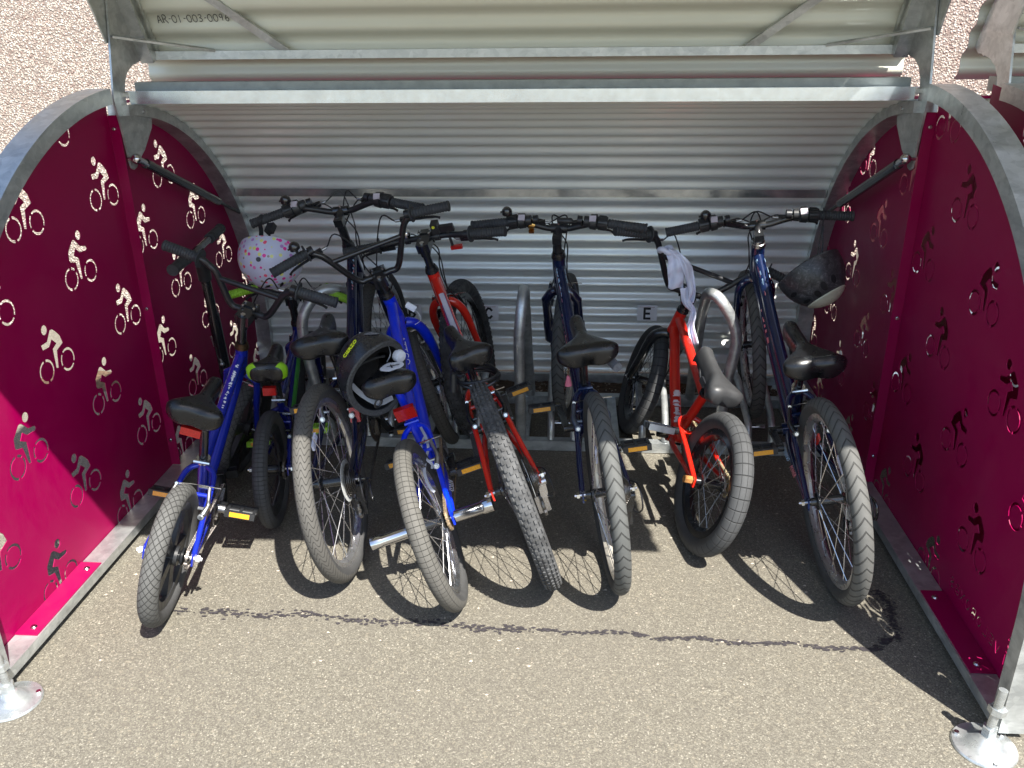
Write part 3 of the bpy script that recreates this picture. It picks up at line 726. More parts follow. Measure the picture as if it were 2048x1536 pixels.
def bicycle(sp):
    X, Y, psi, phi, R, L, zh, xs, zs, hb, wb, dl, fb, pt = sp['pose']
    f = V((-sin(psi), cos(psi), 0)); l0 = V((-cos(psi), -sin(psi), 0)); u0 = V((0, 0, 1))
    up = cos(phi)*u0-sin(phi)*l0; lf = cos(phi)*l0+sin(phi)*u0
    f, up = f*cos(pt)+up*sin(pt), up*cos(pt)-f*sin(pt)
    root = empty(sp['name'], mtx=Matrix(((f.x, lf.x, up.x, X), (f.y, lf.y, up.y, Y), (f.z, lf.z, up.z, 0), (0, 0, 0, 1))))
    tag(root, sp['label'], 'bicycle', "children's bikes parked in the shelter")
    PT = sp['paint']; rt = sp['rt']; bs = sp['bs']
    ax = V((-cos(HA), 0, sin(HA))); base = V((L, 0, R))-.045*V((sin(HA), 0, cos(HA)))
    top = base+ax*((zh-R+.045*cos(HA))/sin(HA)); fw = V((sin(HA), 0, cos(HA)))
    c, s_ = cos(dl), sin(dl); F = fw*c+V((0, 1, 0))*s_; Lf = -fw*s_+V((0, 1, 0))*c
    SM = Matrix(((F.x, Lf.x, ax.x, top.x), (F.y, Lf.y, ax.y, top.y), (F.z, Lf.z, ax.z, top.z), (0, 0, 0, 1)))
    hub_h = -(top-base).length                 # fork hub in steering coordinates: (.045, 0, hub_h)
    htl = sp.get('htl', .11)
    Tb = top-ax*htl
    zb = sp.get('zb', R*.92); cs = sp.get('cs', R+.10); xb = math.sqrt(max(.01, cs*cs-(R-zb)**2)); BB = V((xb, 0, zb))
    SP = V((xs+.01, 0, zs-.045)); k = sp.get('stk', .62); STp = BB.lerp(SP, k)
    rtu = sp.get('tr', .016)
    hw = sp.get('hw', .055)
    # ---- frame
    m = MB()
    m.tube([Tb-ax*.004, top+ax*.002], rtu*1.15, 18)
    tt = sp.get('tt', 1.0); e = BB.lerp(STp, tt)
    if sp.get('lowtube'):
        m.tube(curve([top-ax*.035, (top-ax*.035).lerp(e, .5)-V((0, 0, .020)), e], 6), rtu*.95, 16)
    else: m.tube([top-ax*.028, e], rtu*.92, 16)
    m.tube(curve([Tb+ax*.022, (Tb+ax*.022).lerp(BB, .55)-V((0, 0, sp.get('sag', .01))), BB], 6), rtu*sp.get('dt', 1.05), 16)
    m.tube([BB, STp+(SP-BB).normalized()*.012], rtu*.9, 16)
    m.cyl(BB+V((0, -.034, 0)), BB+V((0, .034, 0)), .020, n=18)
    D = V((0, 0, R)); clr = rt+.011
    for q in (-1, 1):
        d = D+V((0, q*hw, 0))
        m.tube(curve([BB+V((-.005, q*.014, 0)), BB.lerp(D, .22)+V((0, q*clr, 0)), BB.lerp(D, .55)+V((0, q*max(clr, hw*.8), 0)), d+V((.012, 0, 0))], 5), [.0095]*5+[.009]*6+[.0075]*5, 12)
        ss = sp.get('ss', 1.0); top_s = BB.lerp(STp, ss)
        dd = (top_s-D)
        m.tube(curve([top_s+V((0, q*.008, 0)), top_s-dd*.13+V((0, q*(clr+.004), 0)), D+dd*.45+V((0, q*max(clr+.004, hw*.8), 0)), d+V((0, 0, .010))], 5), [.0085]*6+[.0078]*10, 12)
        m.box(d+V((.004, 0, 0)), (.042, .005, .030))
    br = BB.lerp(STp, sp.get('ss', 1.0)); dd = br-D; bpos = D+dd.normalized()*(R+.006)
    m.cyl(bpos+V((0, -clr-.004, 0)), bpos+V((0, clr+.004, 0)), .0065, n=10)
    if sp.get('gusset'): m.tube([BB.lerp(STp, .5), (Tb).lerp(BB, .75)], rtu*.7, 12)
    fr = m.build('frame', PT, root, smooth=35)
    for dcl in sp.get('decals', ()): dcl(fr, locals())
    # headset
    m = MB(); m.tube([Tb-ax*.010, Tb-ax*.001], rtu*1.28, 18); m.build('headset_cup', sp.get('hsmat', BLACKM), root)
    m = MB(); m.tube([top+ax*.001, top+ax*.012, top+ax*.013, top+ax*.022], [rtu*1.3, rtu*1.2, rtu*1.1, rtu*1.0], 18); m.build('headset_cup', sp.get('hsmat', BLACKM), root)
    # seat post and clamp
    m = MB(); m.tube([STp, SP+V((0, 0, .012))], .0125, 14); m.build('seat_post', sp.get('postmat', BLACKM), root)
    m = MB(); dv = (SP-BB).normalized(); m.tube([STp+dv*.004, STp+dv*.018], .0195, 16)
    m.cyl(STp+dv*.011+V((-.018, -.022, 0)), STp+dv*.011+V((-.018, .022, 0)), .0055, n=8); m.build('seat_clamp', sp.get('clampmat', STEEL), root)
    # saddle
    ty, tz, tx = sp.get('sat', (0, 0, 0))
    SMx = Matrix.Translation((xs, 0, zs))@Matrix.Rotation(tz, 4, 'Z')@Matrix.Rotation(ty, 4, 'Y')@Matrix.Rotation(tx, 4, 'X')
    sl_, wr_ = sp.get('sad', (.25, .082))
    sd_ = saddle_mesh(sl_, wr_).build('saddle', sp.get('sadmat', SADDLE), root, SMx, smooth=180)
    m = MB()
    for q in (-1, 1): m.tube(curve([(-.085, q*.032, -.034), (-.05, q*.022, -.052), (.03, q*.020, -.052), (.085, q*.008, -.030)], 4), .0035, 8)
    m.box((0, 0, -.050), (.035, .05, .018)); m.build('saddle_rails', SATIN, sd_)
    for fn in sp.get('sadx', ()): fn(sd_, root)
    # ---- fork (steering coordinates)
    m = MB(); fs_ = sp.get('fork', 'std'); fr_ = sp.get('fr', .0115); fhw = sp.get('fhw', .048); cr = -htl-.014; crown = min(cr, hub_h+R+.016)
    if fs_ == 'susp':
        m.tube([(0, 0, -htl), (0, 0, cr-.012)], .017, 14)
        m.tube(curve([(0, -fhw-.012, cr-.050), (.004, -fhw*.72, cr-.016), (.006, 0, cr-.006), (.004, fhw*.72, cr-.016), (0, fhw+.012, cr-.050)], 5), .017, 12)
        for q in (-1, 1):
            yy = q*(fhw+.010); m.tube([(0, yy, cr-.045), (.012, yy, cr-.16), (.016, yy, cr-.165), (.020, yy, hub_h+.060), (.026, yy, hub_h+.045)], [.0165, .0165, .021, .020, .013], 14)
            m.box((.040, yy, hub_h+.012), (.022, .007, .07))
    else:
        m.tube([(0, 0, -htl), (0, 0, cr)], .0155, 14)
        sh = sp.get('shoulder', .030)
        for q in (-1, 1):
            pts = [(0, q*.004, cr), (.003, q*fhw*.55, cr-sh*.12), (.006, q*fhw*.92, cr-sh*.55), (.009, q*(fhw+.004), cr-sh*1.25), (.016, q*(fhw+.004), (cr+hub_h)/2), (.038, q*(fhw+.002), hub_h+.022), (.045, q*(fhw+.002), hub_h)]
            m.tube(curve(pts, 6), [fr_*1.1]*18+[fr_]*6+[fr_*.92]*6+[fr_*.75]*7, 14)
            m.box((.045, q*(fhw+.002), hub_h), (.026, .005, .026))
    fk = m.build('fork', sp.get('forkmat', PT), root, SM, smooth=40)
    # front wheel
    wsp = dict(sp['wheel']); wsp['hubw'] = fhw-.006; wsp['axle'] = fhw+.018
    wheel(root, R, rt, SM@V((.045, 0, hub_h)), SM.to_3x3(), wsp)
    # rear wheel
    wsp = dict(sp['wheel']); wsp.update(sp.get('rwheel', {})); wsp['hubw'] = hw-.008; wsp['axle'] = hw+.022
    rwl = wheel(root, R, rt, (0, 0, R), Matrix.Rotation(.3, 3, 'Y'), wsp)
    geared = sp.get('gears', False)
    cassette(rwl, hw-.004, geared, sp.get('cogmat'))
    # ---- brakes: V brake arms on the rim
    def vbrake(parent, M, pos, updir, side=V((0, 1, 0)), out=V((1, 0, 0)), mat=BLACKM):
        hh = .085; arms = []
        for q in (-1, 1):
            a = MB(); b0 = pos+side*q*(clr+.010)+out*.012; b1 = b0+updir*hh*.5+side*q*.006; b2 = b0+updir*hh-side*q*.002
            a.tube(curve([b0, b0+updir*.03+side*q*.008, b1, b2], 4), [.0085]*4+[.0070]*4+[.0052]*5, 10)
            a.cyl(b0-out*.018, b0+out*.012, .0085, n=12); a.cyl(b0+updir*.022-side*q*.016, b0+updir*.022, .005, n=8)
            bo = a.build('brake_arm', mat, parent, M)
            a = MB(); a.cyl(b0+out*.012, b0+out*.016, .0055, n=6); a.build('brake_bolt', STEEL, bo)
        a = MB()
        l_ = pos+side*(clr+.008)+updir*hh+out*.012; r_ = pos-side*(clr+.008)+updir*hh+out*.012
        a.tube(curve([l_, (l_+r_)/2+updir*.004, r_-side*.03+updir*.004], 5), .0017, 6)
        a.cyl(r_, r_+side*.03, .0045, n=8); a.build('brake_cable', STEEL, bo)
        a = MB(); a.cyl(l_-out*.006, l_+out*.006, .0048, n=8); a.build('brake_bolt', STEEL, bo)
        return bo
    if sp.get('rbrake', True):
        dn = dd.normalized(); pos = D+dn*(R-2*rt-.006)
        vbrake(root, None, pos, (dn+V((-.12, 0, .1))).normalized(), out=V((-1, 0, .35)).normalized(), mat=sp.get('brmat', BLACKM))
    if sp.get('fbrake', True):
        vbrake(root, SM, V((.022, 0, hub_h+R-2*rt-.006)), V((0, 0, 1)), out=V((1, 0, 0)), mat=sp.get('brmat', BLACKM))
    # ---- crankset
    ca = sp.get('ca', .13); cl = sp.get('cl', .12); cang = sp.get('cang', 0.2); q_ = sp.get('q', .055)
    m = MB(); cr_r = sp.get('ring', .075)
    m.lathe([(cr_r-.018, -.0015), (cr_r, -.0015), (cr_r, .0015), (cr_r-.018, .0015)], 'Y', 48, BB+V((0, -q_+.012, 0)), closed=True)
    nt_ = int(cr_r*2*PI/.0127)
    for i in range(nt_): a = 2*PI*i/nt_; m.box(BB+V((cr_r*cos(a), -q_+.012, cr_r*sin(a))), (.006, .0028, .0065), Matrix.Rotation(-a, 3, 'Y'))
    for i in range(5):
        a = 2*PI*i/5+cang; m.bar(BB+V((0, -q_+.012, 0)), BB+V(((cr_r-.01)*cos(a), -q_+.012, (cr_r-.01)*sin(a))), .003, .014, (0, 1, 0))
    m.build('chainring', sp.get('ringmat', CHAIN), root)
    for q in (-1, 1):
        an = cang if q < 0 else cang+PI; tip = BB+V((cl*cos(an), q*q_*1.18, -cl*sin(an)))
        m = MB(); m.bar(BB+V((0, q*q_, 0)), tip, .013, .020, (0, 1, 0)); m.cyl(BB+V((0, q*.03, 0)), BB+V((0, q*(q_+.010), 0)), .013, n=14); m.cyl(tip-V((0, q*.008, 0)), tip+V((0, q*.010, 0)), .012, n=14)
        cro = m.build('crank_arm', sp.get('crmat', BLACKM), root)
        pedal(cro, tip+V((0, q*.056, 0)), sp.get('pedmat'), sp.get('prefl', True), tilt=sp.get('ptilt', .25)*(1 if q > 0 else .6))
    # chain
    cr2 = .030 if not geared else .032; y0 = -q_+.012; y1 = -(hw-.004)*.85
    up_ = [BB+V((cr_r*.2, y0, cr_r)), BB+V((-cr_r*.3, y0, cr_r*.95)), V((.02, y1, R+cr2)), V((-cr2*.6, y1, R+cr2*.75)), V((-cr2, y1, R))]
    chain_run(up_).build('chain', sp.get('chmat', CHAIN), root)
    if geared:
        dn_ = [V((-cr2, y1, R)), V((-cr2*.3, y1, R-cr2)), V((.012, y1, R-.060)), V((-.004, y1, R-.105)), V((.030, y1, R-.125)), BB+V((-cr_r*.2, y0, -cr_r)), BB+V((cr_r*.5, y0, -cr_r*.85))]
        chain_run(dn_).build('chain', CHAIN, root)
        m = MB(); m.bar((.004, y1-.016, R-.022), (.004, y1-.012, R-.072), .016, .022, (0, 1, 0)); m.bar((.006, y1-.006, R-.066), (.010, y1-.006, R-.125), .003, .026, (0, 1, 0)); m.bar((.006, y1+.006, R-.066), (.010, y1+.006, R-.125), .003, .022, (0, 1, 0))
        m.cyl((.005, y1-.03, R-.025), (.005, y1, R-.025), .010, n=12)
        dr = m.build('derailleur', sp.get('dermat', BLACKM), root)
        m = MB()
        for zz in (-.072, -.118): m.cyl((.008, y1-.004, R+zz), (.008, y1+.004, R+zz), .014, n=14)
        m.build('jockey_wheels', BLACK, dr)
        m = MB(); m.tube(curve([(.03, -hw-.004, R+.01), (-.030, -hw-.022, R+.03), (-.060, -hw-.026, R-.020), (-.03, -hw-.020, R-.06), (.0, y1-.02, R-.07)], 6), .0025, 8); m.build('gear_cable', CABLE, root)
        if sp.get('derguard'):
            m = MB(); yg = -hw-.035; m.tube(curve([(0, -hw, R), (-.006, yg, R), (-.034, yg-.008, R-.01), (-.036, yg-.008, R-.05), (-.01, yg-.004, R-.065)], 4), .004, 8); m.build('derailleur_guard', BLACKM, root)
    else:
        chain_run([V((-cr2, y1, R)), V((-cr2*.6, y1, R-cr2*.75)), V((.02, y1, R-cr2)), BB+V((-cr_r*.3, y0, -cr_r*.95)), BB+V((cr_r*.2, y0, -cr_r))]).build('chain', sp.get('chmat', CHAIN), root)
    # ---- handlebar in steering coordinates
    hc = sp['hc']; fc = sp.get('fc', .045); rise = hb-hc
    if bs == 'bmx':
        w1 = sp.get('w1', .05); w2 = sp.get('w2', .155)
        half = [(fc, 0, hc), (fc, w1*.7, hc), (fc-.002, w1+.018, hc+.012), (fc-.006, w2-.020, hc+rise*.72), (fc-.008, w2+.005, hb-.016), (fc-.012, w2+.038, hb+.002), (fb, wb, hb)]
    elif bs == 'flat': half = [(fc, 0, hc), (fc, .08, hc), (fc*.6, .16, hc+rise*.5), (fb, wb, hb)]
    else: half = [(fc, 0, hc), (fc, .035, hc), (fc-.004, .075, hc+.014), (fc-.010, .115, hb+.008), (fc-.014, .150, hb+.014), (fb, wb, hb)]
    L_ = curve([(a, -b, h) for a, b, h in half[::-1][:-1]]+[tuple(p) for p in half], 6)
    m = MB(); m.tube(L_, .0105, 14)
    hbar = m.build('handlebar', sp.get('barmat', SATIN), root, SM, smooth=50)
    def barpt(lat):
        q = 1 if lat >= 0 else -1; best = min(L_, key=lambda p: abs(p.y-lat)); return best.copy()
    if bs == 'bmx':
        hx = hc+rise*sp.get('xb', .62); pa = [p for p in L_ if abs(p.z-hx) < rise*.12 and p.y > .02]; pb_ = [p for p in L_ if abs(p.z-hx) < rise*.12 and p.y < -.02]
        if pa and pb_:
            m = MB(); m.cyl(pb_[len(pb_)//2], pa[len(pa)//2], .0085, n=12); m.build('crossbar', sp.get('barmat', SATIN), hbar)
    # stem
    m = MB(); st_ = sp.get('stem', 'quill')
    if st_ == 'bmx':
        m.tube([(0, 0, .012), (0, 0, hc-.022)], .0135, 14); m.tube([(0, 0, hc-.030), (0, 0, hc+.016)], .017, 16); m.box((fc*.5, 0, hc), (fc+.02, .044, .034)); m.box((fc+.008, 0, hc), (.022, .050, .044))
        sm_ = m.build('stem', sp.get('stemmat', BLACKM), root, SM)
        for a in (-1, 1):
            for b in (-1, 1): m = MB(); m.cyl((fc+.010*b, a*.018, hc+.022), (fc+.010*b, a*.018, hc+.0255), .0042, n=8); m.build('stem_bolt', STEEL, sm_)
        m = MB(); m.cyl((0, 0, hc+.016), (0, 0, hc+.021), .008, n=6); m.build('stem_bolt', STEEL, sm_)
    else:
        m.tube(curve([(0, 0, .014), (0, 0, hc*.6), (0, 0, hc-.014), (fc*.5, 0, hc-.002), (fc, 0, hc)], 4), sp.get('qr', .0125), 14)
        m.cyl((fc, -.026, hc), (fc, .026, hc), .0165, n=16); m.box((-.0, 0, hc-.010), (.034, .030, .026))
        sm_ = m.build('stem', sp.get('stemmat', BLACKM), root, SM)
        m = MB(); m.cyl((fc, 0, hc+.014), (fc, 0, hc+.022), .005, n=8); m.build('stem_bolt', STEEL, sm_)
    # grips, twist shifters, levers
    for q in (-1, 1):
        end = barpt(q*wb); gl = sp.get('gl', .115); inn = barpt(q*(wb-gl))
        d = (end-inn).normalized(); end = end+d*.003
        m = MB(); grip_mesh(m, inn, end, sp.get('gr', .0160), sp.get('flange', True))
        m.build('grip', sp.get('gripmat', RUBBER), hbar, smooth=30)
        if geared and sp.get('twist', True):
            a0 = inn-d*.002; m = MB()
            P = [a0-d*x for x in (0, .004, .030, .033, .036, .056, .060, .078)]
            m.tube(P, [.0215, .0225, .0215, .0185, .0265, .0250, .0175, .0165], 18)
            for k_ in range(14):
                a = 2*PI*k_/14; e1 = V((0, 0, 1)).cross(d).normalized(); e2 = d.cross(e1); o_ = (e1*cos(a)+e2*sin(a))*.0222
                m.bar(a0-d*.005+o_, a0-d*.029+o_, .003, .003)
            sh_ = m.build('twist_shifter', BLACK, hbar)
            m = MB(); m.box(a0-d*.047+V((-.012, 0, .020)), (.020, .022, .007), Matrix.Rotation(-.5, 3, 'Y')); m.build('gear_window', simple('grey window', (.5, .45, .5), .2), sh_)
            cpos = a0-d*.092
        else: cpos = inn-d*.014
        if (sp.get('levers', 'both') == 'both') or (sp['levers'] == 'R' and q < 0) or (sp['levers'] == 'L' and q > 0):
            m = MB(); e1 = V((.45, 0, -.89)); m.tube([cpos-d*.008, cpos+d*.008], .0150, 14)
            pv = cpos+e1*.026
            m.bar(cpos+e1*.008, pv+d*.010, .020, .018); m.bar(pv-d*.030, pv+d*.014, .014, .015, (0, 0, 1))
            lv = m.build('brake_lever', SATIN, hbar)
            m = MB(); ln = sp.get('levl', .085)
            m.tube(curve([pv+d*.006, pv+d*.026+e1*.010, pv+d*(ln*.6)+e1*.012, pv+d*ln+e1*.020, pv+d*(ln+.012)+e1*.030], 4), [.006]*4+[.0055]*8+[.0045]*4+[.0060], 10, flat=.8)
            m.build('lever_blade', sp.get('levmat', SATIN), lv)
            m = MB(); m.cyl(pv-d*.030, pv-d*.048, .0050, n=10); m.build('cable_adjuster', DULL, lv)
            m = MB(); g0 = pv-d*.048; hy = -.02*q
            m.tube(curve([g0, g0-d*.05+V((.026, 0, .002)), V((.070, hy, hc*.45)), V((.050, hy*.6, -.02)), V((.025, hy, -htl*.7)), V((.030, hy*2, cr-.02))], 6), .0024, 8)
            m.build('brake_cable', CABLE, hbar)
    if geared:
        for q in (-1, 1):
            g0 = barpt(q*(wb-.20)); m = MB(); m.tube(curve([g0+V((0, 0, -.004)), g0*.6+V((.040, 0, hc*.4+.008)), V((.060, -q*.018, hc*.3)), V((.035, -q*.022, -.05)), V((.02, -q*.02, -htl*.9))], 6), .0024, 8); m.build('gear_cable', CABLE, hbar)
    ctx = dict(root=root, SM=SM, hbar=hbar, barpt=barpt, BB=BB, STp=STp, SP=SP, top=top, Tb=Tb, ax=ax, R=R, hw=hw, frame=fr, hub_h=hub_h, hc=hc, fc=fc, rwheel=rwl, fork=fk, cr=cr, D=D, dd=dd, rt=rt, clr=clr, bpos=bpos)
    for fn in sp.get('extra', ()): fn(ctx)
    return ctx
def bell(lat, h=.036, mat=None, r=.0175):
    def fn(c):
        p = c['barpt'](lat); m = MB(); m.tube([p+V((0, -.006, 0)), p+V((0, .006, 0))], .0140, 12); m.cyl(p, p+V((-.004, 0, h-.004)), .005, n=8)
        b = m.build('bell', BLACK, c['hbar'])
        m = MB(); m.lathe([(.0001, r*1.1), (r*.6, r*1.02), (r*.95, r*.6), (r, .2*r), (r, -r*.2), (.0001, -r*.2)], 'Z', 18, p+V((-.004, 0, h))); m.box(p+V((-.004, r, h+.002)), (.006, .010, .004)); m.build('bell_dome', mat or BLACKM, b)
    return fn
def decal_strip(fn_pts, mat, name='decal', w=.010, parent_key='frame'):
    def fn(c):
        m = MB()
        for (a, b, n_) in fn_pts(c):
            a = V(a); b = V(b); n_ = V(n_).normalized(); d = (b-a).normalized(); s_ = d.cross(n_)*w/2
            m.add([a-s_+n_*.0004, b-s_+n_*.0004, b+s_+n_*.0004, a+s_+n_*.0004], [(0, 1, 2, 3)])
        m.build(name, mat, c[parent_key], fix=False)
    return fn
def tubedecal(A, B, r, ang0, ang1, f0, f1, mat, name='decal', jag=0, seed=1, n=26, par='frame', drop=0.0):
    # a patch wrapped on the tube from A(c) to B(c); angle 0 = up/back side, +90 = the bike's left
    def fn(c):
        rnd = random.Random(seed); a = V(A(c)); b = V(B(c)); t = (b-a).normalized(); up_ = V((0, 0, 1)); up_ = (up_-t*up_.dot(t)).normalized(); le = V((0, 1, 0)); le = (le-t*le.dot(t)).normalized()
        m = MB()
        for i in range(n):
            if drop and rnd.random() < drop: continue
            g0 = f0+(f1-f0)*i/n; g1 = f0+(f1-f0)*(i+1)/n+.0005
            q0, q1 = ang0+rnd.uniform(-jag, jag), ang1+rnd.uniform(-jag, jag)
            k = 4; vs = []
            for g_ in (g0, g1):
                for j in range(k+1):
                    an = rad(q0+(q1-q0)*j/k); vs.append(a.lerp(b, g_)+(up_*cos(an)+le*sin(an))*(r+.0006))
            m.add(vs, [(j, j+1, k+2+j, k+1+j) for j in range(k)])
        if m.v: m.build(name, mat, c[par], fix=False)
    return fn
def text3d(s, size, mat, parent, M, name='lettering', thick=.0004, bold=0):
    cu = bpy.data.curves.new(name, 'FONT'); cu.body = s; cu.size = size; cu.extrude = thick; cu.offset = bold; cu.resolution_u = 2
    to = bpy.data.objects.new(name+'_tmp', cu); COL.objects.link(to)
    dg = bpy.context.evaluated_depsgraph_get(); me = bpy.data.meshes.new_from_object(to.evaluated_get(dg)); bpy.data.objects.remove(to)
    me.name = name; me.materials.clear(); me.materials.append(mat)
    o = bpy.data.objects.new(name, me); COL.objects.link(o); o.parent = parent; o.matrix_local = M; return o
def tubetext(s, size, A, B, r, ang, f, mat, flip=False, par='frame'):
    def fn(c):
        a = V(A(c)); b = V(B(c)); t = (b-a).normalized(); up_ = V((0, 0, 1)); up_ = (up_-t*up_.dot(t)).normalized(); le = V((0, 1, 0)); le = (le-t*le.dot(t)).normalized()
        n_ = up_*cos(rad(ang))+le*sin(rad(ang)); x = -t if flip else t; y = n_.cross(x)
        p = a.lerp(b, f)+n_*(r+.0008)-y*size*.35
        text3d(s, size, mat, c[par], Matrix(((x.x, y.x, n_.x, p.x), (x.y, y.y, n_.y, p.y), (x.z, y.z, n_.z, p.z), (0, 0, 0, 1))))
    return fn
NAVY = paint('navy gloss paint', (.005, .015, .062), .25, .22, .25)
NAVY2 = paint('dark navy gloss paint', (.005, .010, .040), .2, .22)
ROYAL = paint('royal blue metallic paint', (.012, .030, .42), .35, .25, .5)
BRIGHT = paint('bright blue paint', (.0, .03, .74), .0, .28)
RED = paint('signal red paint', (.62, .018, .008), .0, .25)
ORED = paint('orange red paint', (.58, .015, .006), .0, .3)
GREENB = paint('dark blue paint of the small bike', (.008, .016, .20), .3, .25)
SIL = simple('brushed rim alloy', (.62, .62, .63), .3, .9, .5, .1)
BEIGE = simple('pale rim alloy', (.66, .62, .54), .38, .5, .5, .1)
PINKD = simple('pink decal', (.62, .20, .22), .4); SKYD = simple('pale blue decal', (.35, .52, .68), .4); WHD = simple('white decal', (.72, .74, .80), .35); PURD = simple('dark purple decal', (.10, .01, .10), .4); MIDD = simple('midnight decal', (.01, .012, .05), .35)
P = {
'bmx16': [-.8973, -.7378, .1203, .2412, .1888, .7864, .5528, .2037, .5652, .2583, .2697, -.1961, .0402, 0],
'kids': [-.7374, -.2597, .1367, .0074, .1851, .7603, .4558, .1716, .4944, .1336, .2173, -.1081, -.0213, 0],
'navyL': [-.4275, -.4746, .0486, -.1482, .2814, 1.0078, .7247, .2837, .6348, .1395, .2957, -.1151, -.0167, .0582],
'blue': [-.0981, -.6062, .1539, -.3133, .2401, .9789, .6637, .2741, .6114, .2364, .2962, .0485, -.0036, .001],
'redmtb': [.1318, -.4737, .2605, -.3059, .3007, .9865, .7267, .2905, .6440, .1139, .2806, -.3911, .0106, 0],
'navyM': [.3236, -.4881, .1217, -.1142, .2787, 1.0226, .6953, .2661, .6410, .1041, .2930, -.2596, .0251, .0516],
'redbmx': [.5551, -.3318, .1853, .2712, .2160, .8140, .5486, .2197, .4876, .2273, .3337, -.1179, -.0120, 0],
'navyR': [.9356, -.4911, .0321, -.1401, .2785, 1.0150, .7358, .2726, .6190, .0659, .2941, -.0843, .0210, .0744]}
cBB = lambda c: c['BB']; cTb = lambda c: c['Tb']+c['ax']*.022; cTop = lambda c: c['top']-c['ax']*.028; cST = lambda c: c['STp']
def reflector_under(sadd, root, c0=(-.130, 0, -.040), size=(.016, .055, .030), mat=None):
    m = MB(); m.box(c0, size); m.box((c0[0]+size[0]*.5+.004, 0, c0[2]), (.010, size[1]*.5, size[2]*.5)); m.build('rear_reflector', mat or REDR, sadd, smooth=20)
def postrefl(root, c, z=.03, size=(.014, .058, .034)):
    pass
# 1 royal blue small bike, front left
B_bmx16 = bicycle(dict(name='bicycle', pose=P['bmx16'], label='small scratched royal blue bike with a fat grey rear tyre, nearest the left side panel', paint=ROYAL, rt=.0255, bs='bmx', hc=.112, w1=.045, w2=.125,
  barmat=SATIN, stem='bmx', tr=.0175, htl=.095, zb=.165, cs=.31, stk=.45, ss=.95, hw=.062, gears=False, ring=.062, cl=.085, cang=3.6, ca=.09, q=.062,
  wheel=dict(rim=BLACK, mag=True, tyre=tyre_mat('tyre diamond', .1888, .0255, 24, (.092, .092, .088), 'diamond'), rimw=.014, nutmat=WHITE), chmat=simple('dusty chain', (.32, .29, .27), .4, .7, .5, .4, vs=300),
  brmat=DULL, levers='R', sad=(.245, .078), sat=(-.02, .0, .10), gr=.0165, crmat=DULL, hsmat=simple('worn bronze cup', (.09, .06, .035), .35, .8), ptilt=.3, flange=True,
  sadx=[lambda s, r: reflector_under(s, r, (-.088, 0, -.068), (.014, .052, .022))],
  extra=[tubedecal(cTop, cST, .0163, 10, 62, .04, .60, simple('indigo decal', (.035, .02, .36), .35), jag=2, n=10), tubedecal(cTop, cST, .0165, 58, 72, .04, .60, WHD, jag=5, n=40, drop=.15), tubedecal(cTop, cST, .0165, -20, 2, .12, .58, WHD, jag=9, n=50, drop=.3, seed=4), ]))
# 3 small green and blue bike
def limeflash(s, q):
    m = MB(); n = 12; k = 8; vs = []
    for i in range(n+1):
        t = .03+.40*i/n; a0 = -28+10*i/n; a1 = 62-52*(i/n)**1.4
        for j in range(k+1):
            p = saddle_surf(t, rad(a0+(a1-a0)*j/k), .215, .066, off=.0016); p.y *= q; vs.append(p)
    m.add(vs, [(i*(k+1)+j, i*(k+1)+j+1, (i+1)*(k+1)+j+1, (i+1)*(k+1)+j) for i in range(n) for j in range(k)]); m.build('saddle_flash', LIME, s, smooth=90, fix=False)
bicycle(dict(name='bicycle', pose=P['kids'], label='small dark blue and green bike with lime grips and lime flashes on its saddle', paint=GREENB, rt=.023, bs='riser', hc=.105, fc=.03,
  stem='bmx', tr=.015, htl=.08, zb=.17, cs=.27, stk=.55, ss=.8, hw=.052, ring=.055, cl=.105, cang=3.8, q=.05, gl=.095,
  wheel=dict(rim=BLACK, tyre=tyre_mat('tyre knobbly small', .1851, .023, 42, (.05, .052, .055), 'brick'), nsp=20, spmat=BSPOKE, rimw=.012, rimd=.03, nutmat=STEEL), gripmat=LIMEG, pedmat=LIME,
  sad=(.215, .066), sat=(-.05, 0, 0), brmat=BLACKM, levl=.06,
  sadx=[lambda s, r: reflector_under(s, r, (-.082, 0, -.078), (.018, .040, .026), REDR), lambda s, r: limeflash(s, 1), lambda s, r: limeflash(s, -1)],
  extra=[bell(.10, mat=simple('blue bell', (.01, .02, .55), .2)), tubedecal(cTb, cBB, .0162, -88, -20, .15, .95, simple('leaf green decal', (.05, .28, .04), .35), n=12)]))
# 4 navy bike, left
def chainguard(c):
    m = MB(); bb = c['BB']; R = c['R']; pl = [(bb.x+.085, bb.z+.03), (bb.x+.06, bb.z+.085), (bb.x-.02, bb.z+.098), (.05, R+.055), (-.035, R+.050), (-.04, R+.030), (.05, R+.032), (bb.x-.02, bb.z+.07), (bb.x+.04, bb.z+.06)]
    m.prism(pl, lambda u, v_, w_: V((u, -.060+w_, v_)), .003); m.build('chain_guard', simple('smoked guard', (.03, .03, .035), .3), c['root'])
def stay_refl(c):
    p = c['D']+c['dd']*.62+V((-.012, -c['clr']-.016, 0)); m = MB(); m.box(p, (.012, .030, .045), Matrix.Rotation(.35, 3, 'Y')); m.build('rear_reflector', REDR, c['root'], smooth=20)
def spokerefl(a=2.2, mat=None):
    def fn(c):
        r = c['R']*.62; m = MB(); M = Matrix.Rotation(-a, 3, 'Y'); m.box(M@V((r, 0, 0)), (.018, .006, .050), M); m.build('spoke_reflector', mat or simple('clear reflector', (.55, .58, .72), .15), c['rwheel'])
    return fn
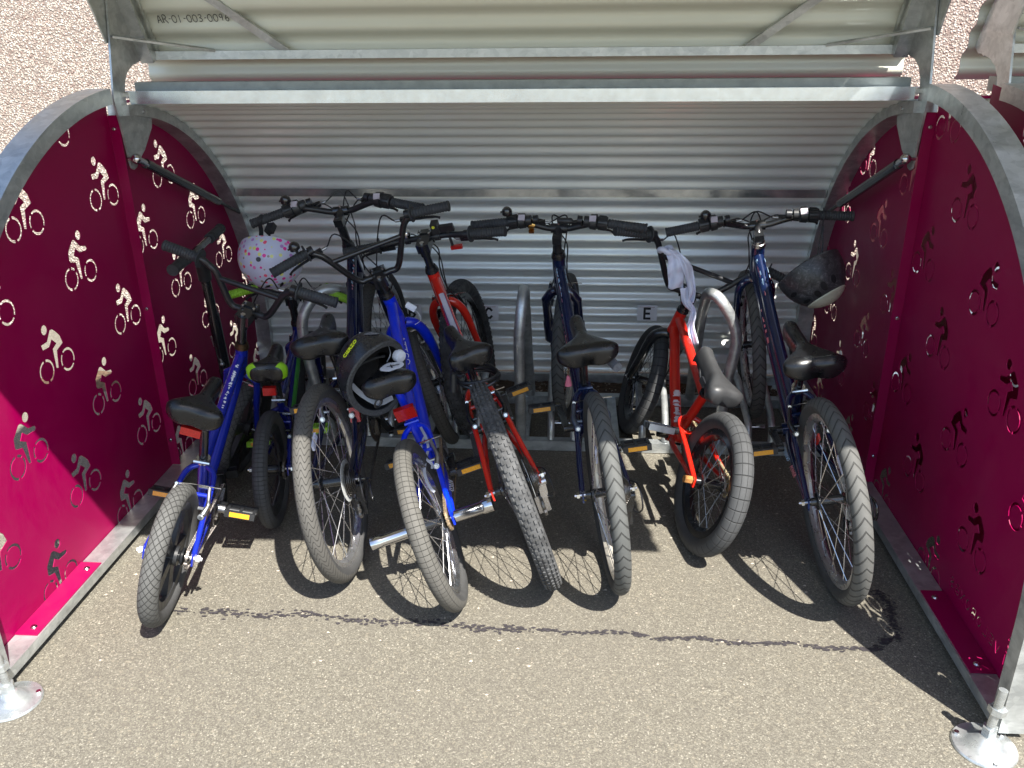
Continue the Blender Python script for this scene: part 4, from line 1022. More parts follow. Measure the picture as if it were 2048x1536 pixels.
navy_decals = lambda seed: [tubedecal(cTop, cST, .0152, 50, 72, .06, .30, SKYD, jag=9, n=16, drop=.35, seed=seed), tubedecal(cTop, cST, .0152, 66, 84, .10, .34, PINKD, jag=8, n=16, drop=.45, seed=seed+1),
  tubedecal(cTop, cST, .0152, -72, -52, .06, .28, SKYD, jag=9, n=16, drop=.4, seed=seed+2), tubedecal(cTop, cST, .0152, -84, -66, .10, .34, PINKD, jag=8, n=18, drop=.5, seed=seed+3), tubedecal(cTb, cBB, .0172, 60, 100, .10, .50, PINKD, jag=12, n=24, drop=.5, seed=seed+4), tubedecal(cTb, cBB, .0172, -60, -30, .45, .8, WHD, jag=6, n=20, seed=seed+5)]
B_navyL = bicycle(dict(name='bicycle', pose=P['navyL'], label='navy geared bike standing between the small lime gripped bike and the bright blue BMX', paint=NAVY2, rt=.0235, bs='riser', hc=.118, fc=.045, stem='quill', qr=.015,
  tr=.0175, htl=.13, zb=.275, cs=.39, stk=.55, tt=.62, ss=1.0, lowtube=True, hw=.064, gears=True, ring=.08, cl=.13, cang=.9, q=.062, flange=False,
  wheel=dict(rim=SIL, tyre=tyre_mat('tyre wavy', .2814, .0235, 46, (.088, .084, .076), 'wave'), nsp=28, rimw=.0125, rimd=.020), brmat=DULL, sad=(.265, .090), sat=(.02, .1, 0), derguard=True, prefl=True,
  extra=[bell(.165, .038), chainguard, stay_refl, spokerefl(2.2)]+navy_decals(11)))
# 5 bright blue bmx
def pegs(c):
    for q in (-1, 1):
        m = MB(); y0 = q*(c['hw']+.006); y1 = q*(c['hw']+.112)
        m.lathe([(.010, y0), (.0165, y0), (.0165, y0+q*.074), (.0190, y0+q*.078), (.0190, y1), (.0150, y1), (.0150, y1-q*.02), (.0001, y1-q*.02)], 'Y', 24, (0, 0, c['R']))
        m.build('axle_peg', CHROME, c['root'])
def post_refl(z=.55, size=(.014, .060, .038), dx=-.030):
    def fn(c):
        p = c['STp'].lerp(c['SP'], z)+V((dx, 0, 0)); m = MB(); m.box(p, size, Matrix.Rotation(-.25, 3, 'Y')); r = m.build('rear_reflector', REDR, c['root'], smooth=20)
        m = MB(); m.bar(p+V((.006, 0, 0)), p+V((-dx, 0, 0)), .012, .010); m.build('reflector_bracket', BLACK, r)
    return fn
def saddle_patch(s, r):
    m = MB(); P_ = [(-.060+.026*cos(a)*(1+.1*sin(5*a)), -.018+.034*sin(a), 0) for a in [2*PI*i/22 for i in range(22)]]
    m.add([(x, y, .0215-.6*y*y) for x, y, z in P_], [tuple(range(22))]); m.build('saddle_badge', WHD, s, fix=False)
    m = MB(); m.add([(-.064, -.040, .0232), (-.058, -.002, .0232), (-.055, -.006, .0232), (-.060, -.040, .0232)], [(0, 1, 2, 3)]); m.add([(-.072, -.021, .0233), (-.050, -.017, .0233), (-.051, -.014, .0233), (-.072, -.016, .0233)], [(0, 1, 2, 3)]); m.build('badge_mark', INK, s, fix=False)
def frayed(c):
    m = MB(); D, dd = c['D'], c['dd']
    for k, (a, b) in enumerate(((.98, .30), (.9, .52))):
        pts = [D+dd*(a-(a-b)*i/6)+V((-.020-.012*sin(i*1.7+k), -.020-.012*sin(i*1.1+k*2), .004*sin(i*2))) for i in range(7)]
        m.tube(curve(pts, 4), .0045, 6, flat=.18)
    m.build('peeling_tape', simple('peeling grey tape', (.42, .44, .50), .5), c['root'])
def stemcap(c):
    m = MB(); p = V((c['fc']+.021, 0, c['hc']-.002)); m.lathe([(.0001, .0035), (.012, .0035), (.014, .0), (.014, -.003)], 'X', 20, p); m.build('stem_badge', WHD, c['hbar'])
B_blue = bicycle(dict(name='bicycle', pose=P['blue'], label='bright blue BMX with chrome axle pegs and a helmet hung over its saddle', paint=BRIGHT, rt=.0245, bs='bmx', hc=.060, w1=.055, w2=.150, barmat=BLACKM, stem='bmx',
  tr=.019, htl=.11, zb=.235, cs=.355, stk=.5, ss=.95, hw=.060, ring=.065, cl=.14, cang=3.3, q=.06, fork='std', fr=.0165, fhw=.062, shoulder=.10, flange=True, chmat=RUSTY, cogmat=RUSTY, gr=.0165,
  wheel=dict(rim=simple('satin rim alloy', (.58, .59, .60), .22, .95), tyre=tyre_mat('tyre mesh', .2401, .0245, 50, (.098, .094, .084), 'brick'), nsp=32, rimw=.014, rimd=.022), brmat=DULL, sad=(.25, .080), sat=(-.10, .10, .12),
  postmat=BRIGHT, clampmat=BRIGHT, pedmat=BLACK,
  sadx=[saddle_patch], extra=[bell(.20, .036), pegs, post_refl(.35, (.016, .060, .040), -.038), frayed, stemcap,
    tubedecal(cTb, cBB, .0203, 20, 72, .16, .40, MIDD, jag=14, n=14, drop=.12), tubedecal(cTb, cBB, .0203, 0, 40, .08, .13, WHD, jag=16, n=5, drop=.2, seed=3), tubetext('ATTCO', .034, cTb, cBB, .0203, 2, .18, WHD),
    tubetext('ATTCO', .020, lambda c: c['BB']+V((0, -c['clr']-.010, 0)), lambda c: c['D']+V((0, -c['hw'], 0)), .0098, -40, .45, WHD)]))
# 6 red mountain bike
def lights(c):
    p = c['barpt'](-.035); m = MB(); m.tube([p+V((0, -.008, 0)), p+V((0, .008, 0))], .0150, 12); m.box(p+V((.006, 0, .030)), (.030, .024, .042)); lo = m.build('front_light', BLACK, c['hbar'])
    m = MB(); m.lathe([(.0001, -.0112), (.0050, -.0112), (.0055, -.009)], 'X', 14, p+V((.0, .002, .042))); m.build('light_button', simple('yellow button', (.7, .7, .05), .4), lo)
    p = c['barpt'](.07); m = MB(); m.tube([p+V((0, -.008, 0)), p+V((0, .008, 0))], .0150, 12); m.cyl(p, p+V((0, 0, .020)), .006, n=8); bo = m.build('bell', BLACK, c['hbar'])
    m = MB(); m.lathe([(.0001, .038), (.014, .036), (.017, .030), (.017, .018), (.0001, .016)], 'Z', 20, p); m.build('bell_dome', CHROME, bo)
    p = c['barpt'](-.085); m = MB(); m.box(p+V((0, 0, .028)), (.012, .048, .028), Matrix.Rotation(-.2, 3, 'Y')); m.cyl(p, p+V((0, 0, .02)), .008, n=8); m.cyl(p+V((0, .0, -.005)), p+V((.0, 0, -.05)), .005, n=8); r = m.build('front_reflector', BLACK, c['hbar'])
    m = MB(); m.box(p+V((-.004, -.014, -.050)), (.014, .040, .012)); m.build('reflector_lens', REDR, r)
B_redmtb = bicycle(dict(name='bicycle', pose=P['redmtb'], label='red mountain bike with knobbly tyres and a white stripe down its frame', paint=RED, rt=.0265, bs='flat', hc=.100, fc=.055, stem='bmx', tr=.0185, htl=.12, zb=.285, cs=.42, stk=.60, tt=1.0, ss=1.0, hw=.068, gears=True, twist=False,
  ring=.082, cl=.155, cang=6.2, q=.064, fork='std', fr=.0135, fhw=.058, shoulder=.085, flange=True, dermat=simple('silver derailleur', (.6, .6, .62), .25, .9),
  wheel=dict(rim=BLACKM, knobs=True, tyre=simple('knobbly rubber', (.06, .061, .062), .75, 0, .3, .5, vs=30), nsp=32, spmat=BSPOKE, rimw=.012, rimd=.022), brmat=BLACKM, sad=(.24, .070), sat=(-.12, .16, .10), gripmat=RUBBER,
  extra=[lights, tubedecal(cTop, cST, .0172, -28, 28, .20, .90, simple('pale grey decal', (.50, .48, .54), .35), n=14), tubedecal(cTop, cST, .0173, 28, 44, .30, .9, PURD, n=14), tubedecal(cTop, cST, .0173, -38, -28, .20, .9, PURD, n=14)]))
# 7 navy bike, middle
def brass(c):
    p = c['barpt'](.085); q = c['barpt'](.105); d = (q-p).normalized(); m = MB(); m.tube([p, p+d*.020], .0165, 18); r = m.build('brass_ring', simple('brass', (.62, .38, .13), .25, 1), c['hbar'])
    m = MB(); m.box(p+d*.01+V((-.010, 0, -.022)), (.012, .018, .010)); m.build('ring_clip', simple('brass', (.6, .38, .14), .25, 1), r)
def cyclelight(c):
    p = c['barpt'](-.025); m = MB(); m.tube([p+V((0, -.006, 0)), p+V((0, .006, 0))], .0145, 12); m.tube([p+V((.0, -.026, .030)), p+V((.0, -.020, .031)), p+V((.0, .020, .031)), p+V((.0, .026, .030))], [.006, .010, .010, .006], 12); m.cyl(p, p+V((0, 0, .03)), .006, n=8); m.build('handlebar_light', BLACK, c['hbar'])
def pump(c):
    M = Matrix.Translation((0, 0, 0)); p = c['SP']+V((-.05, -.055, -.01)); m = MB(); m.cyl(p, p+V((-.07, -.025, -.012)), .014, n=16); m.build('rear_light', simple('grey light body', (.14, .15, .17), .3), c['root'])
B_navyM = bicycle(dict(name='bicycle', pose=P['navyM'], label='navy suspension bike in the middle with a brass ring on its handlebar', paint=NAVY, rt=.0225, bs='riser', hc=.085, fc=.045, stem='quill', qr=.0135, stemmat=SATIN, tr=.0195, htl=.13, zb=.275, cs=.39, stk=.50, tt=.55, lowtube=True, ss=1.0, hw=.064, gears=True,
  ring=.08, cl=.15, cang=3.1, q=.062, fork='susp', forkmat=NAVY2, fhw=.046, flange=False, levl=.095,
  wheel=dict(rim=BEIGE, tyre=tyre_mat('tyre arrow', .2787, .0225, 52, (.085, .088, .085), 'x'), nsp=28, rimw=.0125, rimd=.020), brmat=simple('grey blue alloy', (.11, .13, .17), .35, .6), sad=(.27, .092), sat=(-.04, .02, 0), clampmat=NAVY,
  extra=[bell(.160, .040), pump, spokerefl(.4), brass, cyclelight]+navy_decals(41)))
# 8 red bmx
def brassnut(c):
    m = MB(); m.cyl((0, c['hw']+.004, c['R']), (0, c['hw']+.028, c['R']), .012, n=6); m.build('axle_nut', simple('orange brass nut', (.75, .36, .12), .3, .6), c['root'])
B_redbmx = bicycle(dict(name='bicycle', pose=P['redbmx'], label='red BMX with black front fork, its handlebar twisted and a white cloth tied to it', paint=ORED, rt=.029, bs='bmx', hc=.052, w1=.06, w2=.175, barmat=SATIN, stem='bmx', tr=.0172, htl=.09, zb=.205, cs=.34, stk=.80, ss=.50, tt=1.0, hw=.060,
  ring=.058, cl=.145, cang=.5, q=.058, fork='std', forkmat=BLACKM, fr=.0165, fhw=.052, shoulder=.05, levers='L', chmat=simple('yellowed chain', (.42, .36, .22), .5, .6, .5, .5, vs=300), cogmat=RUSTY, gr=.0165, xb=.55,
  wheel=dict(rim=BLACKM, tyre=tyre_mat('tyre slick blocks', .216, .029, 20, (.062, .064, .066), 'brick'), nsp=36, spmat=simple('dull spoke', (.25, .25, .26), .3, .9), rimw=.016, rimd=.030), rbrake=False, fbrake=False, sad=(.245, .064), sat=(-.36, .14, .10), sadmat=simple('grey worn vinyl', (.04, .041, .043), .4, 0, .5, .25, vs=14),
  pedmat=DULL, prefl=False, postmat=BLACKM, clampmat=BLACKM,
  extra=[brassnut, tubedecal(cTb, cBB, .0192, -10, 48, .62, .90, simple('white scrawl', (.72, .6, .62), .4), jag=16, n=26, drop=.25, seed=9), tubedecal(cTop, cST, .0170, -180, 180, .42, .435, BLACKM, n=2)]))
# 9 navy bike, right
B_navyR = bicycle(dict(name='bicycle', pose=P['navyR'], label='navy geared bike at the right end with a helmet hanging from its handlebar', paint=NAVY, rt=.0235, bs='riser', hc=.045, fc=.045, stem='quill', qr=.0135, stemmat=BLACKM, hsmat=STEEL, tr=.0195, htl=.13, zb=.275, cs=.39, stk=.55, tt=.52, lowtube=True, ss=1.0, hw=.064, gears=True,
  ring=.08, cl=.15, cang=.2, q=.062, flange=False, barmat=BLACKM, fhw=.052, fr=.013, shoulder=.06,
  wheel=dict(rim=SIL, tyre=tyre_mat('tyre arrow dusty', .2785, .0235, 52, (.10, .10, .095), 'x'), nsp=28, rimw=.0125, rimd=.022), brmat=BLACKM, sad=(.27, .092), sat=(-.10, .05, .06), clampmat=STEEL, derguard=True,
  extra=[bell(.165, .034), chainguard, spokerefl(2.3), spokerefl(1.0, REDR), lambda c: tubetext('SHIMANO', .016, lambda c: c['BB']+V((0, c['clr']+.010, 0)), lambda c: c['D']+V((0, c['hw'], 0)), .0098, 40, .30, SKYD)(c), tubetext('POWER', .016, lambda c: c['BB']+V((0, c['clr']+.010, 0)), lambda c: c['D']+V((0, c['hw'], 0)), .0098, 40, .56, PINKD)]+navy_decals(71)))
# brass ring on the middle bike's bar

# ------------------------------------------------------------------ helmets
def dots_mat():
    m, nt, b = newmat('dotted helmet shell'); co = objco(nt)
    vo = nd(nt, 'ShaderNodeTexVoronoi'); vo.inputs['Scale'].default_value = 57; vo.inputs['Randomness'].default_value = .85; nt.links.new(co, vo.inputs['Vector'])
    sep = nt.nodes.new('ShaderNodeSeparateColor'); nt.links.new(vo.outputs['Color'], sep.inputs[0])
    col = nt.nodes.new('ShaderNodeValToRGB'); col.color_ramp.interpolation = 'CONSTANT'; e = col.color_ramp.elements
    st = [(0, (.75, .03, .30)), (.25, (.80, .08, .16)), (.42, (.72, .74, .22)), (.66, (.45, .22, .55)), (.8, (.30, .26, .22)), (.88, (.72, .18, .45))]
    while len(e) < len(st): e.new(.5)
    for x, (p, c) in zip(e, st): x.position = p; x.color = (*c, 1)
    nt.links.new(sep.outputs[0], col.inputs[0])
    d = mth(nt, 'LESS_THAN', vo.outputs['Distance'], .36); k = mth(nt, 'GREATER_THAN', sep.outputs[1], .18)
    bgc = mix(nt, noise(nt, 12, 2, .5, co), (.50, .56, .74), (.62, .62, .74))
    nt.links.new(mix(nt, mth(nt, 'MULTIPLY', d, k), bgc, col.outputs[0]), b.inputs['Base Color']); b.inputs['Roughness'].default_value = .3; return m
def marble_mat():
    m, nt, b = newmat('marbled foam'); co = objco(nt); f = noise(nt, 55, 6, .75, co, 1.2)
    nt.links.new(ramp(nt, f, [(.35, (.014, .014, .016)), (.56, (.050, .050, .054)), (.76, (.20, .20, .21))]), b.inputs['Base Color']); b.inputs['Roughness'].default_value = .38
    bump(nt, b, f, .3, .002); return m
FOAM = simple('grey packed foam', (.055, .057, .06), .75, 0, .3, .4, vs=150, bmp=.4, bs=300)
def helmet(name, label, c, dome, front, a, b, h, shellmat, foam, thmax=98, capmat=None, capth=50, vents=(), th_=.017, wave=6, ventmat=None, group=None):
    z = V(dome).normalized(); x = V(front); x = (x-z*x.dot(z)).normalized(); y = z.cross(x); c = V(c)
    root = empty(name, mtx=Matrix(((x.x, y.x, z.x, c.x), (x.y, y.y, z.y, c.y), (x.z, y.z, z.z, c.z), (0, 0, 0, 1))))
    tag(root, label, 'helmet', group)
    def pt(th, ph, k=0.0): return V(((a-k)*sin(th)*cos(ph)*(1+.05*cos(ph)), (b-k)*sin(th)*sin(ph), (h-k)*cos(th)))
    def tm(ph): return rad(thmax+wave*cos(2*ph)+3*sin(ph*1))
    n, k = 40, 14
    def cap(off, t0, t1, r0=None):
        vs = []; 
        for i in range(n):
            ph = 2*PI*i/n; T = tm(ph) if t1 is None else rad(t1)
            for j in range(k+1): vs.append(pt(rad(t0)+(T-rad(t0))*j/k, ph, off))
        return vs, [(i*(k+1)+j, i*(k+1)+j+1, ((i+1) % n)*(k+1)+j+1, ((i+1) % n)*(k+1)+j) for i in range(n) for j in range(k)]
    m = MB(); vs, fs = cap(0, .5, None); m.add(vs, fs)
    r = []
    for i in range(n):
        ph = 2*PI*i/n; T = tm(ph)
        for q in range(4): r.append(pt(T+[0, .035, .035, 0][q], ph, [0, .003, th_-.002, th_][q]))
    m.add(r, [(4*i+j, 4*i+j+1, 4*((i+1) % n)+j+1, 4*((i+1) % n)+j) for i in range(n) for j in range(3)], 1)
    vs, fs = cap(th_, .5, None); m.add(vs, [f[::-1] for f in fs], 2)
    m.build('shell', [shellmat, foam, simple('dark helmet lining', (.010, .010, .012), .7)], root, smooth=50, fix=False)
    if capmat:
        m = MB(); vs, fs = cap(-.0035, .5, capth); m.add(vs, fs); r = []
        for i in range(n): ph = 2*PI*i/n; r += [pt(rad(capth), ph, -.0035), pt(rad(capth+1), ph, .002)]
        m.add(r, [(2*i, 2*i+1, 2*((i+1) % n)+1, 2*((i+1) % n)) for i in range(n)]); m.build('outer_cap', capmat, root, smooth=50, fix=False)
    for (th, ph, lt, lp) in vents:
        m = MB(); vs = [pt(rad(th), rad(ph), -.001)]; q = 20
        for ring in (1,):
            for i in range(q):
                an = 2*PI*i/q; vs.append(pt(rad(th+lt*sin(an)), rad(ph)+rad(lp)*cos(an)/max(.3, sin(rad(th))), -.0012-(.0035 if (capmat and th < capth) else 0)))
        vs[0] = sum(vs[1:], V())/q
        m.add(vs, [(0, 1+i, 1+(i+1) % q) for i in range(q)]); m.build('vent', ventmat or simple('dark helmet lining'if False else 'vent black', (.006, .006, .008), .6), root, fix=False)
    return root, pt
def helm_at(root, pt, x, y):
    best = None; M = root.matrix_world
    for i in range(10, 96, 3):
        for j in range(0, 360, 5):
            p = pt(rad(i), rad(j)); n_ = (M.to_3x3()@V((p.x/.014, p.y/.011, p.z/.011))).normalized(); w_ = M@p
            if n_.dot((CAM-w_).normalized()) < .12: continue
            a, b = px_of(w_); e = (a-x)**2+(b-y)**2
            if best is None or e < best[0]: best = (e, i, j)
    return best[1], best[2]
def vent_at(root, pt, x, y, lt, lp, mat, off=-.0012, rot=0.0, name='vent'):
    th, ph = helm_at(root, pt, x, y); m = MB(); q = 20; vs = []
    for i in range(q):
        an = 2*PI*i/q; u_, v_ = cos(an)*lp, sin(an)*lt; u_, v_ = u_*cos(rot)-v_*sin(rot), u_*sin(rot)+v_*cos(rot)
        vs.append(pt(rad(th+v_), rad(ph)+rad(u_)/max(.3, sin(rad(th))), off))
    vs.append(sum(vs, V())/q*1.0); m.add(vs, [(q, i, (i+1) % q) for i in range(q)]); m.build(name, mat, root, fix=False)
def strap(root_mtx, name, pts_world, mat, parent, r=.006, flat=.22):
    inv = root_mtx.inverted(); m = MB(); m.tube(curve([inv@V(p) for p in pts_world], 6), r, 6, flat=flat); return m.build(name, mat, parent)
GSTRAP = simple('grey webbing', (.36, .38, .42), .6); BSTRAP = simple('black webbing', (.02, .022, .025), .6)
bl4 = V((-.889, .231, .852)); br4 = V((-.301, .197, .914))
h1c = at(527, 527, .20)
H1, p1 = helmet('bicycle_helmet', 'pale lilac helmet with bright dots, hanging by its strap from a handlebar grip', h1c+V((.006, .055, .006)), (-.14, -.78, -.60), (.85, .1, .45), .114, .108, .108, dots_mat(), simple('white foam', (.6, .62, .66), .7), 96, vents=[])
vent_at(H1, p1, 535, 572, 3, 8, simple('vent black', (.006, .006, .008), .6)); vent_at(H1, p1, 563, 568, 3, 8, simple('vent black', (.006, .006, .008), .6)); vent_at(H1, p1, 517, 519, 4.2, 4.2, simple('grey rivet', (.06, .07, .08), .4), -.003, name='rivet')
g4 = at(527, 443, .235)
strap(H1.matrix_world, 'strap', [h1c+V((-.02, .05, .055)), g4+V((-.012, 0, -.03)), g4+V((-.008, -.018, .006)), g4+V((-.002, .006, .020)), g4+V((.006, .02, .0)), h1c+V((.01, .06, .055))], BSTRAP, H1, .0085)
m = MB(); iv = H1.matrix_world.inverted(); p = at(541, 457, .22); m.box(iv@p, (.028, .020, .034)); m.build('buckle', BLACK, H1)
# black helmet over the blue saddle
h2c = at(752, 752, -.372)
H2, p2 = helmet('bicycle_helmet', 'black helmet with grey straps hooked upside down over the blue BMX saddle', h2c, (-.78, .58, .20), (-.05, -.25, .96), .128, .104, .118, simple('black helmet shell', (.016, .017, .02), .28, 0, .6, .2), FOAM, 99, vents=[(60, 150, 9, 6), (62, 95, 10, 6), (60, 205, 9, 6)], th_=.019, wave=7, ventmat=simple('vent black', (.006, .006, .008), .6))
def onhelm(pt, th0, ph0, th1, ph1, off=-.002): return pt(rad(th0), rad(ph0), off), pt(rad(th1), rad(ph1), off)
iv = H2.matrix_world.inverted()
def h2p(px, py, Y=-.40): return iv@at(px, py, Y)
m = MB(); m.tube(curve([h2p(703, 770), h2p(725, 790), h2p(757, 806), h2p(785, 795, -.36)], 6), .0085, 6, flat=.2); m.build('strap', GSTRAP, H2)
m = MB(); m.tube(curve([h2p(752, 776, -.42), h2p(756, 790, -.42), h2p(757, 806, -.41)], 6), .006, 6, flat=.2); m.build('strap', GSTRAP, H2)
m = MB(); m.tube(curve([h2p(777, 692, -.33), h2p(781, 708, -.36), h2p(775, 722, -.36)], 6), .0065, 6, flat=.2); m.build('strap', GSTRAP, H2)
m = MB(); m.tube(curve([h2p(706, 745, -.39), h2p(722, 728, -.37), h2p(750, 716, -.36), h2p(770, 712, -.36)], 6), .004, 8); m.build('cradle', BLACK, H2)
m = MB(); pp = h2p(757, 806, -.415); m.lathe([(.013, -.003), (.017, 0), (.013, .003), (.009, 0)], 'Z', 18, pp, closed=True); m.build('buckle', BLACK, H2)
m = MB(); pp = h2p(798, 712, -.345); m.lathe([(.0001, .012), (.017, .010), (.019, .004), (.019, -.004), (.017, -.010), (.0001, -.012)], 'Z', 20, pp); m.build('dial', WHD, H2)
# lettering on the left flank of the shell
def lettering_on(pt, root, s, size, th, ph, mat, along=(0, -1), back=-.0025, spin=0):
    o = pt(rad(th), rad(ph), back); e1 = (pt(rad(th), rad(ph+3), back)-o).normalized(); e2 = (pt(rad(th+3), rad(ph), back)-o).normalized()
    n_ = e2.cross(e1); n_ = n_ if n_.dot(o) > 0 else -n_
    x = (e1*cos(spin)+e2*sin(spin)).normalized(); y = n_.cross(x)
    p = o-x*size*len(s)*.33-y*size*.3+n_*.003
    text3d(s, size, mat, root, Matrix(((x.x, y.x, n_.x, p.x), (x.y, y.y, n_.y, p.y), (x.z, y.z, n_.z, p.z), (0, 0, 0, 1))), bold=.0004)
NEON = simple('neon yellow print', (.72, .85, .02), .4)
th_, ph_ = helm_at(H2, p2, 703, 701)
o_ = p2(rad(th_), rad(ph_), -.0035); nn = V((o_.x/.0164, o_.y/.0108, o_.z/.0139)).normalized(); iv2 = H2.matrix_world.inverted().to_3x3()
xx = iv2@(CR*.50+CU*.86); xx = (xx-nn*xx.dot(nn)).normalized(); yy = nn.cross(xx); o_ = o_-xx*.030-yy*.005+nn*.002
text3d('CIERZO', .0165, NEON, H2, Matrix(((xx.x, yy.x, nn.x, o_.x), (xx.y, yy.y, nn.y, o_.y), (xx.z, yy.z, nn.z, o_.z), (0, 0, 0, 1))), bold=.0005)
vent_at(H2, p2, 742, 668, 5, 11, simple('painted grey reflection', (.14, .15, .17), .25), rot=.6, name='painted_reflection')  # grey oval laid on the shell as a painted reflection
# grey helmet at the right
h3c = at(1618, 545, .185)
H3, p3 = helmet('bicycle_helmet', 'grey and cream helmet hanging bowl down from the right navy bike\'s grip', h3c+V((.002, 0, .012)), (.50, -.46, -.73), (-.80, .1, -.5), .106, .104, .128, marble_mat(), FOAM, 96, capmat=simple('cream shell', (.55, .54, .42), .3), capth=37, vents=[], wave=-3, ventmat=simple('vent black', (.006, .006, .008), .6))
for a_ in ((1650, 573, 8, 5), (1634, 588, 7, 5), (1665, 558, 7, 5), (1588, 590, 3, 9), (1613, 601, 3, 9)): vent_at(H3, p3, *a_, simple('vent black', (.006, .006, .008), .6))
g9 = at(1642, 436, .245)
strap(H3.matrix_world, 'strap', [h3c+V((.015, -.03, .0)), h3c+V((.02, .0, .06)), g9+V((.003, -.014, -.03)), g9+V((.004, -.020, .004)), g9+V((.006, .0, .024)), g9+V((.012, .02, .0)), h3c+V((.05, .05, .04))], BSTRAP, H3, .0105)
iv3 = H3.matrix_world.inverted()
for a_, b_ in ((1606, 566), (1622, 551), (1634, 539)):
    m = MB(); p = iv3@at(a_, b_, .115); m.ball(p, .0075, 6, (1.3, .8, .5)); m.build('pad_stud', WHD, H3)

# ------------------------------------------------------------------ kick scooter at the left
T = gr(398, 500, .775); gn = gr(346, 540, .76); gf = T+(T-gn)*.95+V((0, 0, .0)); gf = gr(440, 458, .79)
base = V((-1.128, .395, .205))
sct = empty('kick_scooter', (base.x, base.y, 0)); tag(sct, 'black kick scooter leaning in the left back corner behind the royal blue bike', 'scooter')
OFF = Matrix.Translation((-base.x, -base.y, 0))
m = MB(); m.tube([T, T.lerp(base, .45), T.lerp(base, .46), base], [.0165, .0165, .021, .021], 16); m.build('steering_tube', BLACKM, sct, OFF)
mid = T+V((0, 0, .006))
hb_ = MB(); cl_ = [gn.lerp(mid, .55)+V((0, 0, -.01)), mid+(gn-mid)*.12, mid, mid+(gf-mid)*.12, gf.lerp(mid, .55)]
hb_.tube(curve(cl_, 4), .012, 12); hbo = hb_.build('handlebar', BLACKM, sct, OFF)
for e_ in (gn, gf):
    m = MB(); i_ = e_.lerp(mid, .52); m.tube([i_, e_.lerp(i_, .04), e_], [.0185, .0175, .0170], 14); m.cyl(e_, e_+(e_-mid).normalized()*.004, .0195, n=14); m.build('grip', RUBBER, hbo)
m = MB(); dv = (base-T).normalized(); m.tube([T+dv*.05, T+dv*.12], .023, 14); m.build('collar', BLACK, sct, OFF)
k0 = at(424, 672, .33); k1 = at(445, 728, .33); m = MB(); m.cyl(k0, k0.lerp(k1, .35), .008, n=10); m.cyl(k0.lerp(k1, .35), k1, .0035, n=8); m.ball(k1, .009, 6); lv = m.build('folding_lever', DULL, sct, OFF)
m = MB(); m.tube(curve([at(434, 660, .33), at(432, 690, .34), at(440, 715, .34), k1], 5), .0028, 6); m.build('lever_spring', STEEL, lv)
m = MB(); fwp = V((-1.150, .455, .062))
for q in (-1, 1): m.bar(base+V((q*.0, 0, 0)), fwp+V((q*.022, 0, 0)), .012, .016)
m.tube([base+V((.0, -.004, .05)), base+V((0, .012, -.02))], .026, 14); m.build('fork', BLACKM, sct, OFF)
d0 = base+V((.006, -.03, -.06)); d1 = V((-1.075, .30, .085)); d2 = V((-.965, -.13, .085))
m = MB(); m.tube(curve([d0, d1+V((0, .03, .01)), d1], 5), .020, 12); m.build('down_tube', BLACKM, sct, OFF)
m = MB(); m.bar(d1, d2, .105, .026); dk = m.build('deck', SATIN, sct, OFF)
m = MB(); m.bar(d1.lerp(d2, .06)+V((0, 0, .0145)), d1.lerp(d2, .94)+V((0, 0, .0145)), .094, .002); m.build('grip_tape', simple('grip tape', (.015, .015, .016), .95, bmp=.6, bs=700), dk)
ddk = (d2-d1).normalized(); sdk = V((0, 0, 1)).cross(ddk).normalized()
for nm, cpt, r_, ax_ in (('wheel', fwp, .062, V((1, 0, 0))), ('wheel', d2+ddk*.045+V((0, 0, -.027)), .058, sdk)):
    m = MB(); z = ax_; x = V((0, 0, 1)).cross(z).normalized(); y = z.cross(x); M3 = Matrix((x, z, y)).transposed()
    m.lathe([(.020, -.012), (r_-.006, -.012), (r_, -.006), (r_, .006), (r_-.006, .012), (.020, .012)], 'Y', 32, cpt, closed=True, M=M3); w_ = m.build(nm, simple('wheel urethane', (.03, .03, .032), .5), sct, OFF)
    m = MB(); m.lathe([(.0001, -.013), (.020, -.013), (.020, .013), (.0001, .013)], 'Y', 20, cpt, M=M3); m.build('hub', simple('yellow green hub', (.45, .5, .05), .4), w_)
m = MB(); m.bar(d2+V((0, 0, .02)), d2+ddk*.08+V((0, 0, .045)), .05, .003); m.build('rear_brake', BLACKM, sct, OFF)
m = MB(); m.bar(d1.lerp(d2, .4)+sdk*.053, d1.lerp(d2, .5)+sdk*.053, .001, .014); m.build('sticker', WHD, dk)

